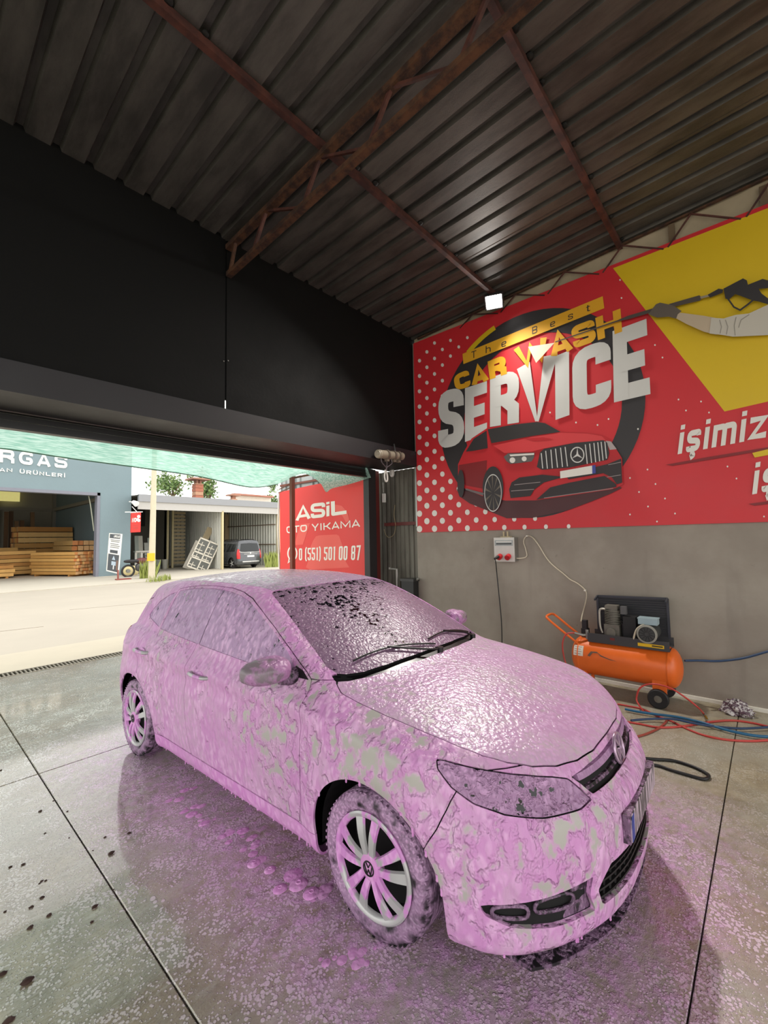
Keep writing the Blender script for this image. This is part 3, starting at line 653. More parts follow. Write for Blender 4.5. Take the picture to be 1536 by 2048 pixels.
def tris(Q):
    return np.concatenate([Q[:, [0, 1, 2]], Q[:, [0, 2, 3]]])
def compact(V, T):
    u, inv = np.unique(T, return_inverse=True); return V[u], inv.reshape(T.shape)
def cut(mesh, field):
    """split a triangle mesh along field = 0 -> (inside field<0, outside)"""
    V, T = mesh
    if len(T) == 0: return mesh, mesh
    d = field(V[:, 0], V[:, 1], V[:, 2]); d = np.where(np.abs(d) < 1e-6, 1e-6, d); neg = d < 0; k = neg[T].sum(1)
    A, B = [T[k == 3]], [T[k == 0]]; V2 = [V]; nv = len(V)
    mix = T[(k > 0) & (k < 3)]
    if len(mix):
        kk = neg[mix].sum(1); lone = np.where(kk == 1, np.argmax(neg[mix], 1), np.argmin(neg[mix], 1))
        idx = (lone[:, None]+np.arange(3)) % 3; t = np.take_along_axis(mix, idx, 1)
        ed = np.concatenate([t[:, [0, 1]], t[:, [0, 2]]]); ed = np.sort(ed, 1); u, inv = np.unique(ed, axis=0, return_inverse=True); inv = inv.reshape(-1)
        da, db = d[u[:, 0]], d[u[:, 1]]; tt = (da/(da-db))[:, None]; V2.append(V[u[:, 0]]*(1-tt)+V[u[:, 1]]*tt)
        a, b = nv+inv[:len(t)], nv+inv[len(t):]
        one = np.stack([t[:, 0], a, b], 1); two = np.concatenate([np.stack([a, t[:, 1], t[:, 2]], 1), np.stack([a, t[:, 2], b], 1)])
        ln = kk == 1; l2 = np.concatenate([ln, ln])
        A += [one[ln], two[~l2]]; B += [one[~ln], two[l2]]
    V = np.concatenate(V2); return compact(V, np.concatenate(A)), compact(V, np.concatenate(B))
def sdpoly(px, py, poly):
    P = np.array(poly, float); n = len(P); d = np.full(px.shape, 1e9); s = np.ones(px.shape)
    for i in range(n):
        a, b = P[i], P[i-1]; e = b-a; wx, wy = px-a[0], py-a[1]
        t = np.clip((wx*e[0]+wy*e[1])/(e@e+1e-15), 0, 1); d = np.minimum(d, (wx-e[0]*t)**2+(wy-e[1]*t)**2)
        c1 = py >= a[1]; c2 = py < b[1]; c3 = e[0]*wy > e[1]*wx
        s = np.where((c1 & c2 & c3) | (~c1 & ~c2 & ~c3), -s, s)
    return s*np.sqrt(d)
def smooth_poly(P, n=6):
    Q = spline([(p[0], p[1], 0) for p in P], n, True); return [(q.x, q.y) for q in Q]
GAP = .0022
class Shell:
    def __init__(s, mesh): s.rest = mesh
    def take(s, field, gap=GAP):
        ins, out = cut(s.rest, lambda x, y, z: field(x, y, z)+gap)
        _, s.rest = cut(out, lambda x, y, z: field(x, y, z)-gap)
        return ins
def vnormals(V, T):
    n = np.cross(V[T[:, 1]]-V[T[:, 0]], V[T[:, 2]]-V[T[:, 0]]); N = np.zeros_like(V)
    for k in range(3): np.add.at(N, T[:, k], n)
    return N/np.maximum(np.linalg.norm(N, axis=1), 1e-12)[:, None]
def flange(mesh, depth):
    V, T = mesh; N = vnormals(V, T)
    e = np.concatenate([T[:, [0, 1]], T[:, [1, 2]], T[:, [2, 0]]]); key = np.sort(e, 1)
    u, idx, c = np.unique(key, axis=0, return_index=True, return_counts=True); bd = e[idx[c == 1]]
    # leave the mirror seam open
    bd = bd[~((np.abs(V[bd[:, 0], 1]) < 1e-4) & (np.abs(V[bd[:, 1], 1]) < 1e-4))]
    vs_, inv = np.unique(bd, return_inverse=True); inv = inv.reshape(bd.shape); nv = len(V)
    V2 = np.concatenate([V, V[vs_]-N[vs_]*depth]); a, b = bd[:, 0], bd[:, 1]; ia, ib = nv+inv[:, 0], nv+inv[:, 1]
    return V2, np.concatenate([T, np.stack([b, a, ia], 1), np.stack([b, ia, ib], 1)])
def mirror(mesh):
    V, T = mesh; V2 = V.copy(); V2[:, 1] *= -1; return V2, T[:, ::-1]
def both(mesh):
    V, T = mesh; V2, T2 = mirror(mesh); n = len(V)
    seam = np.abs(V[:, 1]) < 1e-4; mp = np.where(seam, np.arange(n), np.arange(n)+n)
    return compact(np.concatenate([V, V2]), np.concatenate([T, mp[T2]]))
def shift(mesh, d):
    V, T = mesh; return V-vnormals(V, T)*d, T
def panel(name, mesh, mat, parent, depth=.012, smooth=50, label=None):
    V, T = flange(mesh, depth) if depth else mesh
    return mk(name, V.tolist(), T.tolist(), mat, parent, smooth, label=label)

# ---- foam materials ------------------------------------------------
PINK = srgb(228, 182, 222); PINK_D = srgb(208, 152, 202); GREY = srgb(176, 173, 167)
def foam_mat(name, under, under_rough, cover, foam_a=PINK, foam_b=PINK_D, bscale=26., bdist=.02, stretch=(1, 1, .5), hole_scale=14., soft=.02, rough=.45, hole_stretch=(1, 1, .6), big=2.2, spec=.4, under_metal=0., thin=.35, k=.30, edge=-.25, runs=1.):
    """foam lying over a surface; cover = share of the surface hidden, thin = how far it lets the surface tint through"""
    t = NT(name); v = t.mapping(stretch)
    wob = t.n('ShaderNodeVectorMath', operation='MULTIPLY_ADD'); nv = t.n('ShaderNodeTexNoise'); t.t.links.new(v, nv.inputs['Vector']); nv.inputs['Scale'].default_value = bscale*.55; nv.inputs['Detail'].default_value = 2
    t.t.links.new(nv.outputs[1], wob.inputs[0]); wob.inputs[1].default_value = (1.1/bscale,)*3; t.t.links.new(v, wob.inputs[2])
    vo = t.n('ShaderNodeTexVoronoi', feature='SMOOTH_F1'); t.t.links.new(wob.outputs[0], vo.inputs['Vector']); vo.inputs['Scale'].default_value = bscale*1.25; vo.inputs['Smoothness'].default_value = .55
    n1 = t.math('SUBTRACT', .95, vo.outputs[0]); n2 = t.noise(bscale*1.4, 3, .55, v, .4); n3 = t.noise(8, 3, .5, t.mapping((1, 1, .28)), .3)
    n1 = t.math('ADD', t.math('MULTIPLY', n1, .55), t.math('MULTIPLY', t.noise(bscale*.7, 2, .5, v, .8), .45))
    hole = t.math('ADD', t.math('MULTIPLY', t.noise(hole_scale, 3, .55, t.mapping(hole_stretch), .15), .62), t.math('MULTIPLY', t.noise(big, 3, .5), .38))
    c_ = cover(t) if callable(cover) else cover
    th = t.math('ADD', t.math('MULTIPLY', t.math('SUBTRACT', c_, .5), k), .5)
    mask = t.ramp(hole, t.math('SUBTRACT', th, soft), t.math('ADD', th, soft), 1., 0.)
    foam = t.mix(t.ramp(t.noise(2.6, 4, .6), .32, .70), foam_a, foam_b)
    foam = t.mix(t.ramp(n1, .42, .60), tuple(c*q for c, q in zip(foam_b, (.97, .90, .97))), foam)
    body = t.math('ADD', t.math('MULTIPLY', n1, .6), t.math('MULTIPLY', n2, .4))
    veil = t.math('MULTIPLY', t.ramp(body, .58, .46), t.ramp(t.noise(4.5, 4, .6, t.mapping((1, 1, .6)), .4), .40, .62, 0., thin))
    foam = t.mix(veil, foam, tuple(.55*u+.45*q for u, q in zip(under, foam_a)))
    t.set(col=t.mix(mask, under, foam), rough=t.ramp(mask, 0, 1, under_rough, rough), spec=spec)
    if under_metal: t.set(metal=t.ramp(mask, 0, 1, under_metal, 0))
    hgt = t.math('ADD', t.math('MULTIPLY', n1, .78), t.math('MULTIPLY', n2, .22))
    hgt = t.math('MULTIPLY', t.math('ADD', t.math('ADD', hgt, t.math('MULTIPLY', n3, .5*runs)), edge), t.ramp(hole, t.math('SUBTRACT', th, .10), t.math('SUBTRACT', th, .005), 1., 0.))
    t.set(normal=t.bump(hgt, 1., bdist))
    MATS[name] = t.m
    return t.m
DARK = (.006, .006, .008)
def body_cover(t):
    x, y, z = t.xyz(t.co()); a = t.ramp(x, -1.3, -.1, .94, .70); b = t.ramp(z, .30, .70, .14, 0.); return t.math('ADD', a, b)
def wind_cover(t):
    x, y, z = t.xyz(t.co()); return t.math('ADD', t.ramp(z, 1.12, 1.36, .96, .58), t.ramp(y, -.1, .5, 0., .12))
PINK = srgb(228, 182, 222); PINK_D = srgb(208, 152, 202)
F_BODY = foam_mat('foam_over_grey_paint', GREY, .28, body_cover, PINK, PINK_D, hole_scale=17, soft=.045, thin=.5, hole_stretch=(1, 1, .75))
F_HOOD = foam_mat('foam_over_hood', GREY, .24, .92, srgb(216, 174, 214), srgb(198, 160, 194), bscale=44, bdist=.008, stretch=(1, 1, 1), hole_scale=26, soft=.10, rough=.33, thin=.9, hole_stretch=(1, 1, 1), runs=.3)
F_ROOF = foam_mat('thin_foam_over_roof', srgb(164, 158, 164), .18, .70, srgb(200, 170, 200), srgb(178, 152, 180), bscale=44, bdist=.008, stretch=(1, 1, 1), hole_scale=30, soft=.12, rough=.28, hole_stretch=(1, 1, 1), runs=.3)
F_GLASS = foam_mat('foam_over_side_glass', DARK, .05, .86, srgb(216, 176, 216), srgb(182, 152, 188), hole_scale=24, bdist=.016, hole_stretch=(1, 1, .5), soft=.012, big=1.6, thin=.25)
F_WIND = foam_mat('thin_foam_over_windscreen', DARK, .05, wind_cover, srgb(158, 122, 152), srgb(130, 106, 128), bscale=50, bdist=.007, stretch=(1, 1, 1), hole_scale=32, soft=.012, rough=.34, big=2.6, spec=.3, hole_stretch=(1, 1, 1), thin=.2, runs=.2)
F_LAMP = foam_mat('foam_over_headlight', DARK, .05, .88, srgb(204, 158, 202), srgb(170, 136, 170), bscale=44, bdist=.016, stretch=(1, 1, .8), hole_scale=26, soft=.012, big=3, thin=.3, hole_stretch=(1, 1, 1))
F_BLACK = foam_mat('foam_over_black_plastic', srgb(26, 25, 27), .4, .60, srgb(168, 132, 166), srgb(122, 98, 122), bscale=60, bdist=.010, hole_scale=40, soft=.05, big=5, thin=.5)
F_TYRE = foam_mat('foam_over_tyre', srgb(22, 21, 22), .55, .74, srgb(206, 164, 204), srgb(166, 136, 166), bscale=60, bdist=.010, stretch=(1, 1, 1), hole_scale=16, soft=.09, big=4, thin=.5, hole_stretch=(1, 1, 1))
F_HUB = foam_mat('foam_over_silver_hubcap', srgb(186, 186, 186), .3, .50, srgb(226, 168, 222), srgb(212, 148, 210), bscale=30, bdist=.008, hole_scale=11, soft=.02, big=4, under_metal=.25, thin=.1)
F_MIRROR = foam_mat('foam_over_mirror_shell', srgb(128, 116, 124), .25, .56, srgb(200, 150, 196), srgb(176, 128, 172), bscale=40, bdist=.012, hole_scale=16, soft=.06, big=6)
F_PINK = foam_mat('thick_pink_foam', GREY, .3, 2.6, srgb(230, 174, 224), srgb(216, 150, 210), bscale=30, bdist=.012)
BLACK_IN = M('dark_interior', (10, 10, 11), .8)
TRIM = M('black_trim', (16, 16, 17), .35)

CYAW = .026
car = thing('hatchback_car', 'silver-grey hatchback covered all over in pink snow foam, parked on the wet floor', 'car', (2.300, 1.395, 0), math.atan2(-math.cos(CYAW), math.sin(CYAW)), local=True)
car.scale = (1.045, 1.08, .99)

V, Q = nets(body_field, (-3.22, -.05, .10), (.93, .90, 1.52), .0155)
V = relax(body_field, V)
half = cut((V, tris(Q)), lambda x, y, z: -y)[0]
half[0][np.abs(half[0][:, 1]) < 2e-4, 1] = 0
inner_V, inner_Q = nets(lambda x, y, z: body_field(x, y, z)+.022, (-3.22, -.90, .08), (.93, .90, 1.52), .05)
inner_V = relax(lambda x, y, z: body_field(x, y, z)+.022, inner_V, 3)
def arch(xc, r_):
    return lambda x, y, z: np.maximum(np.where(z > .31, np.hypot(x-xc, z-.31), np.abs(x-xc))-r_, .50-np.abs(y))
inner = (inner_V, tris(inner_Q))
for xc in (0, -WB): _, inner = cut(inner, arch(xc, .385))
mk('inner_shell', inner[0].tolist(), inner[1].tolist(), BLACK_IN, car, 60)  # added dark shell, keeps light from shining through the panel gaps

S = Shell(half)
for xc in (0, -WB): _, S.rest = cut(S.rest, arch(xc, .352))
ANG = .0145
def ang(x, y): return np.degrees(np.arctan2(np.abs(y), x+.1))*ANG
def topf(poly, zmin=.6):
    return lambda x, y, z: np.maximum(sdpoly(x, y, poly), zmin-z)
def frontf(poly, xmin=.15, sm=True):
    P = [(a*ANG, z) for a, z in poly]
    return lambda x, y, z: np.maximum(sdpoly(ang(x, y), z, P), xmin-x)
def sidef(poly, smin_=.4):
    return lambda x, y, z: np.maximum(sdpoly(x, z, poly), smin_-y)
# windscreen and hood, seen from above
ws_side = [(-.335, .615), (-.370, .648), (-.43, .660), (-.70, .612), (-.95, .562), (-1.11, .520), (-1.135, .492)]
ws = [(-.215, 0), (-.222, .2), (-.25, .4), (-.29, .54)]+ws_side+[(-1.115, .42), (-1.085, .25), (-1.075, 0)]
ws_full = ws+[(x, -y) for x, y in ws[::-1]][1:-1]
windscreen = S.take(topf(ws_full), .001)
cowl_line = [(-.170, 0), (-.176, .2), (-.205, .4), (-.25, .54), (-.30, .632), (-.345, .682)]
hood_p = cowl_line+[(-.28, .706), (-.15, .710), (0, .708), (.2, .692), (.35, .672), (.44, .648), (.515, .60), (.585, .53), (.645, .44), (.69, .33), (.716, .2), (.722, 0)]
hood_full = hood_p+[(x, -y) for x, y in hood_p[::-1]][1:-1]
hood = S.take(topf(hood_full))
cowl = S.take(topf(ws[:4]+ws_side[:2]+[(-.385, .675), (-.345, .682)]+cowl_line[::-1][1:]+[(-.170, -.1), (-.215, -.1)]), .0005)
# headlight, grilles
lamp_poly = [(23.5, .646), (26.0, .690), (28.6, .728), (33, .748), (40, .772), (48, .795), (55, .813), (60, .826), (62.2, .828), (61.8, .80), (58.5, .745), (53.5, .695), (47, .662), (38, .641), (28, .634)]
headlight = S.take(frontf(lamp_poly))
grille_poly = [(-22.2, .655), (22.2, .655), (24.4, .69), (27.2, .728), (20, .738), (0, .744), (-20, .738)]
grille = S.take(frontf(grille_poly), .001)
bump_poly = [(1.2, -.2), (1.2, .80), (.47, .80), (.41, .775), (.375, .70), (.338, .60), (.28, .5), (.28, -.2)]
bumper = S.take(sidef(bump_poly, -1))
BP = Shell(bumper)
low_grille = BP.take(frontf([(-21, .405), (21, .405), (25.5, .33), (24.5, .270), (-24.5, .270)]), .0005)
fog_grille = BP.take(frontf([(27.2, .395), (36, .385), (44, .372), (51.5, .362), (53.5, .352), (52, .32), (47, .288), (38, .272), (27.0, .270), (28.2, .33)]), .0005)
lip = BP.take(lambda x, y, z: z-.172, .001)
bumper = BP.rest
# glass house, doors
belt = lambda x: .962+(-.55-x)*.034
top_l = [(-.50, 1.00), (-.68, 1.09), (-.86, 1.18), (-1.05, 1.262), (-1.2, 1.318), (-1.35, 1.350), (-1.5, 1.366)]
fw_poly = [(-.55, belt(-.55)+.012)]+[(-.59, 1.025)]+top_l[1:]+[(-1.585, 1.370), (-1.59, belt(-1.59)+.012)]
rw_poly = [(-1.655, belt(-1.655)+.012), (-1.65, 1.372), (-1.75, 1.372), (-1.95, 1.364), (-2.13, 1.345), (-2.235, 1.325), (-2.255, belt(-2.2)+.015)]
qw_poly = [(-2.285, belt(-2.285)+.018), (-2.27, 1.316), (-2.38, 1.285), (-2.50, 1.225), (-2.58, 1.15), (-2.60, 1.105), (-2.56, 1.085)]
pil = S.take(sidef([(-1.588, belt(-1.59)+.012), (-1.583, 1.370), (-1.653, 1.372), (-1.657, belt(-1.65)+.012)]), .0005)
f_glass = S.take(sidef(fw_poly), .0005); r_glass = S.take(sidef(rw_poly), .0005); q_glass = S.take(sidef(qw_poly), .0005)
fd_poly = [(-.455, .985), (-.435, .80), (-.43, .60), (-.44, .42), (-.475, .285), (-1.57, .285), (-1.595, .42), (-1.605, .70), (-1.62, 1.0), (-1.62, 1.390), (-1.5, 1.388), (-1.35, 1.372), (-1.2, 1.340), (-1.05, 1.284), (-.86, 1.202), (-.68, 1.112), (-.50, 1.015)]
rd_poly = [(-1.62, 1.390), (-1.62, 1.0), (-1.605, .70), (-1.595, .42), (-1.57, .285), (-2.05, .285), (-2.10, .36), (-2.16, .48), (-2.25, .60), (-2.36, .70), (-2.43, .82), (-2.45, .95), (-2.44, 1.06), (-2.262, 1.10), (-2.262, 1.336), (-2.13, 1.362), (-1.95, 1.382), (-1.75, 1.390)]
front_door = S.take(sidef(fd_poly)); rear_door = S.take(sidef(rd_poly))
sill = S.take(sidef([(-.30, .28), (-2.2, .28), (-2.2, .0), (-.30, .0)], .55))
roof_p = [(-1.08, 0), (-1.09, .25), (-1.12, .42), (-1.14, .49), (-1.6, .515), (-2.2, .50), (-2.62, .465), (-2.68, .3), (-2.69, 0)]
roof = S.take(topf(roof_p+[(x, -y) for x, y in roof_p[::-1]][1:-1], 1.2), .0012)
rear_window = S.take(lambda x, y, z: np.maximum(sdpoly(np.abs(y), z, [(-.2, 1.30), (.43, 1.29), (.52, 1.10), (.50, 1.06), (-.2, 1.05)]), x+2.6), .0005)
tail_lamp = S.take(lambda x, y, z: np.maximum(sdpoly(np.abs(y), z, [(.47, .99), (.47, .80), (.9, .78), (.9, .98)]), x+2.84), .001)
rear_bumper = S.take(lambda x, y, z: np.maximum(z-.56, x+2.80))
tailgate = S.take(lambda x, y, z: np.maximum(np.abs(y)-.60, x+2.70))
fender = S.take(lambda x, y, z: np.maximum(-.49-x, .3-z if False else z-.99))
body_side = S.rest
# centre panels (both halves in one)
panel('hood', both(hood), F_HOOD, car); panel('roof', both(roof), F_ROOF, car, .006)
wsh = panel('windscreen', shift(both(windscreen), .004), F_WIND, car, 0)
panel('cowl', shift(both(cowl), .02), TRIM, car, 0)
bump = panel('front_bumper', both(bumper), F_BODY, car, .02); panel('bumper_lip', both(lip), F_BLACK, car, .01)
panel('rear_bumper', both(rear_bumper), F_BODY, car); panel('tailgate', both(tailgate), F_BODY, car); panel('rear_window', shift(both(rear_window), .004), F_GLASS, car, 0)
back_g = panel('grille', shift(both(grille), .030), F_BLACK, car, 0)
back_l = panel('lower_grille', shift(both(low_grille), .030), M('black_mesh', (14, 14, 15), .5), car, 0)
for sd in (1, -1):
    g = (lambda m_: m_) if sd == 1 else mirror
    panel('headlight', shift(g(headlight), .003), F_LAMP, car, .01)
    panel('fog_grille', shift(g(fog_grille), .022), F_BLACK, car, 0)
    panel('fender', g(fender), F_BODY, car); panel('body_side_frame', g(body_side), F_BODY, car)
    panel('side_sill', g(sill), F_PINK, car)
    panel('tail_lamp', g(tail_lamp), M('red_lamp', (170, 40, 40), .15), car, .01)
    fd = panel('front_door', g(front_door), F_BODY, car); panel('window_glass', shift(g(f_glass), .004), F_GLASS, fd, 0); panel('window_pillar', shift(g(pil), .002), F_GLASS, fd, 0)
    rd = panel('rear_door', g(rear_door), F_BODY, car); panel('window_glass', shift(g(r_glass), .004), F_GLASS, rd, 0)
    panel('quarter_window', shift(g(q_glass), .004), F_GLASS, car, 0)
    # wheel arch liners
    for xc in (0, -WB):
        mb = MB(); n = 20; prof = []
        for i in range(n+1):
            a = math.pi*i/n; prof.append((xc+.358*math.cos(a), .31+.358*math.sin(a)))
        prof = [(xc+.358, .215)]+prof+[(xc-.358, .215)]
        Vv = [(x, sd*y, z) for y in (.765, .52) for x, z in prof]; m_ = len(prof)
        mb.add(Vv, [(i, i+1, m_+i+1, m_+i) for i in range(m_-1)]); mb.add([(x, sd*.525, z) for x, z in prof], [tuple(range(m_))])
        mb.build('wheel_arch_liner', BLACK_IN, car)
# door handles, mirrors
def surf_y(x, z):
    lo, hi = .3, 1.0
    for _ in range(40):
        m_ = (lo+hi)/2
        if body_field(np.array([x]), np.array([m_]), np.array([z]))[0] < 0: lo = m_
        else: hi = m_
    return lo
def ellipsoid(c, r, n=20, m_=12, e=1.):
    mb = MB(); Vv = []; f = lambda t: math.copysign(abs(t)**e, t)
    for i in range(m_+1):
        ph = math.pi*i/m_-math.pi/2
        for k in range(n):
            th = 2*math.pi*k/n; Vv.append((c[0]+r[0]*f(math.cos(ph))*f(math.cos(th)), c[1]+r[1]*f(math.cos(ph))*f(math.sin(th)), c[2]+r[2]*f(math.sin(ph))))
    F = [(i*n+k, i*n+(k+1) % n, (i+1)*n+(k+1) % n, (i+1)*n+k) for i in range(m_) for k in range(n)]
    return mb.add(Vv, F)
doors = [o for o in car.children if o.name.startswith(('front_door', 'rear_door'))]
for d in doors:
    sd = 1 if np.mean([v.co.y for v in d.data.vertices]) > 0 else -1
    xh, zh = (-1.42, .845) if d.name.startswith('front') else (-2.31, .865)
    yy = surf_y(xh, zh)
    ellipsoid((xh, sd*(yy-.002), zh-.006), (.062, .012, .036)).build('handle_cup', F_PINK, d, 60)
    h = MB(); h.tube(spline([(xh-.095, sd*(yy-.002), zh+.004), (xh-.08, sd*(yy+.026), zh+.006), (xh-.02, sd*(yy+.034), zh+.007), (xh+.05, sd*(yy+.030), zh+.006), (xh+.085, sd*(yy+.018), zh+.004), (xh+.098, sd*(yy-.006), zh+.002)], 5), .0125, 10)
    h.build('door_handle', F_HUB, d, 60)
for sd in (1, -1):
    mr = MB(); X0, Y0, Z0 = -.60, .885, 1.035; n, m_ = 26, 16; Vv = []
    for i in range(m_+1):          # shell: round nose forward, flat glass face behind
        u = i/m_; x = X0+.085*math.cos(math.pi*u*.5)-.055*u if i else X0+.085
        g = math.sin(math.pi*min(u*.58, .5))**.62
        for k in range(n):
            th = 2*math.pi*k/n; cy, cz = math.cos(th), math.sin(th)
            yy = .122*math.copysign(abs(cy)**.72, cy); zz = .074*math.copysign(abs(cz)**.72, cz)*(1-.20*(cy*.5+.5))
            Vv.append((x-.02*(cy+1)*.5, sd*(Y0+yy*g), Z0+zz*g))
    Ff = [(i*n+k, i*n+(k+1) % n, (i+1)*n+(k+1) % n, (i+1)*n+k) for i in range(m_) for k in range(n)]+[tuple(m_*n+k for k in range(n))]
    mr.add(Vv, Ff); mo = mr.build('side_mirror', F_MIRROR, car, 60)
    arm = MB(); arm.tube([(X0+.015, sd*.735, .985), (X0+.015, sd*.78, .978), (X0+.012, sd*.83, .99)], [.045, .035, .032], 12); arm.build('mirror_arm', F_BLACK, mo, 60)
    sail = MB(); P = [(-.475, .985), (-.56, .985), (-.585, 1.035), (-.53, 1.02)]
    sail.prism(P, lambda u, v, d: (u, sd*(surf_y(u, v)+d), v), .006, -.01); sail.build('mirror_base', TRIM, mo)
# wipers, lying along the foot of the windscreen
def wind_z(x, y):
    lo, hi = .9, 1.5
    for _ in range(40):
        m_ = (lo+hi)/2
        if body_field(np.array([x]), np.array([y]), np.array([m_]))[0] < 0: lo = m_
        else: hi = m_
    return lo
for (ya, yb, xa, xb) in ((.52, .02, -.29, -.275), (.02, -.54, -.225, -.36)):
    mb = MB(); pts = []
    for i in range(13):
        t = i/12; y = ya+(yb-ya)*t; x = xa+(xb-xa)*t-.020*math.sin(math.pi*t)-.004; pts.append((x, y, wind_z(x, y)+.007))
    mb.tube(pts, .0055, 8); wp = mb.build('wiper', TRIM, car, 60)
    mb = MB(); p0 = (xa+.045, ya-.02*(1 if ya > yb else -1), wind_z(xa+.045, ya)+.012)
    mb.tube(spline([p0, (xa+.02, ya+(yb-ya)*.2, wind_z(xa+.02, ya+(yb-ya)*.2)+.016), tuple(Vector(pts[7])+Vector((0, 0, .006)))], 6), .0065, 8); mb.cyl((p0[0], p0[1], p0[2]-.03), (p0[0], p0[1], p0[2]+.012), .018, n=12)
    mb.build('wiper_arm', TRIM, wp, 60)
# grille bars, badge, plate, headlamp trim
def front_x(y, z):
    lo, hi = .2, 1.0
    for _ in range(40):
        m_ = (lo+hi)/2
        if body_field(np.array([m_]), np.array([y]), np.array([z]))[0] < 0: lo = m_
        else: hi = m_
    return lo
def front_strip(name, y0, y1, z0, z1, mat, parent, proud=.0, thick=.012, n=24, h0=None):
    mb = MB(); Vv = []
    for i in range(n+1):
        y = y0+(y1-y0)*i/n
        za, zb = (z0(y), z1(y)) if callable(z0) else (z0, z1)
        xa, xb = front_x(y, za)+proud, front_x(y, zb)+proud
        Vv += [(xa, y, za), (xb, y, zb), (xb-thick, y, zb), (xa-thick, y, za)]
    F = [(4*i+k, 4*i+(k+1) % 4, 4*i+4+(k+1) % 4, 4*i+4+k) for i in range(n) for k in range(4)]+[(0, 1, 2, 3), (4*n+3, 4*n+2, 4*n+1, 4*n)]
    return mb.add(Vv, F).build(name, mat, parent, 40)
front_strip('grille_bar', -.37, .37, .702, .726, foam_mat('foam_over_grille_bar', srgb(60, 58, 60), .3, 1.3, srgb(200, 156, 198), srgb(170, 132, 170), bscale=44, bdist=.008), back_g, -.006, .02)
front_strip('grille_bar', -.35, .35, .662, .672, F_BLACK, back_g, -.010, .016)
for k in range(4): front_strip('grille_bar', -.40, .40, .286+.027*k, .2935+.027*k, M('black_mesh', (14, 14, 15), .5), back_l, -.008, .014)
for k in range(19):
    y = -.36+.04*k; x = front_x(y, .335); mb = MB(); mb.bar((x-.016, y-.015, .272), (x-.016, y+.015, .400), .006, .008); mb.build('grille_mesh_bar', M('black_mesh', (14, 14, 15), .5), back_l)
bx = front_x(0, .700)
em = MB(); P = [(bx+.004-.012*(math.sin(a)*.066)/.066, .062*math.cos(a), .706+.062*math.sin(a)) for a in [2*math.pi*i/36 for i in range(36)]]
em.tube(P, .0075, 8, True)
for a, b in (((-.030, .052), (0, .012)), ((.030, .052), (0, .012)), ((-.050, .034), (-.022, -.050)), ((-.022, -.050), (0, -.004)), ((0, -.004), (.022, -.050)), ((.022, -.050), (.050, .034))):
    em.bar((bx+.004-a[1]*.19, a[0], .706+a[1]), (bx+.004-b[1]*.19, b[0], .706+b[1]), .010, .010, up=(1, 0, 0))
em.build('round_badge', M('foamed_chrome', (186, 160, 184), .22, .5), car, 50)
px0 = front_x(0, .50)
pl = MB(); pl.bb((px0-.02, -.262, .446), (px0+.006, .262, .560)); plate = pl.build('number_plate', F_BLACK, car)
t = NT('foam_streaked_plate'); stv = t.mapping((1, 30, 4)); t.set(col=t.mix(t.ramp(t.noise(1.6, 3, .6, stv, .4), .42, .56), srgb(60, 58, 62), srgb(196, 176, 194)), rough=.35, normal=t.bump(t.noise(1.6, 3, .6, stv, .4), .8, .006))
mb = MB(); mb.bb((px0+.006, -.252, .452), (px0+.010, .252, .556)); mb.build('plate_face', t.m, plate)
mb = MB(); mb.bb((px0+.010, -.250, .454), (px0+.0115, -.212, .554)); mb.build('plate_blue_band', M('plate_blue', (34, 60, 150), .4), plate)
# fog lamp bezels
for sd in (1, -1):
    for (a0, a1, z0, z1) in ((33, 40.5, .318, .362), (43.5, 49.5, .312, .350)):
        mb = MB(); Vv = []
        for a, z in ((a0, z0), (a1, z0+.006), (a1, z1), (a0, z1)):
            q0, q1 = .15, .80
            for _ in range(30):
                q = (q0+q1)/2; xx = front_x(q, z)
                if math.degrees(math.atan2(q, xx+.1)) < a: q0 = q
                else: q1 = q
            Vv.append((xx-.012, sd*q, z))
        mb.tube(spline(Vv, 5, True), .007, 8, True); mb.build('fog_lamp_bezel', F_BLACK, car, 60)
sp_ = MB(); n = 40; Vv = []
for i in range(n+1):
    y = -.66+1.32*i/n; xx = front_x(y, .20)
    Vv += [(xx-.012, y, .118), (xx-.012, y, .130), (xx-.22, y, .150), (xx-.22, y, .112)]
sp_.add(Vv, [(4*i+k, 4*i+(k+1) % 4, 4*i+4+(k+1) % 4, 4*i+4+k) for i in range(n) for k in range(4)]+[(0, 1, 2, 3), (4*n+3, 4*n+2, 4*n+1, 4*n)]); sp_.build('air_dam', F_BLACK, car, 40)
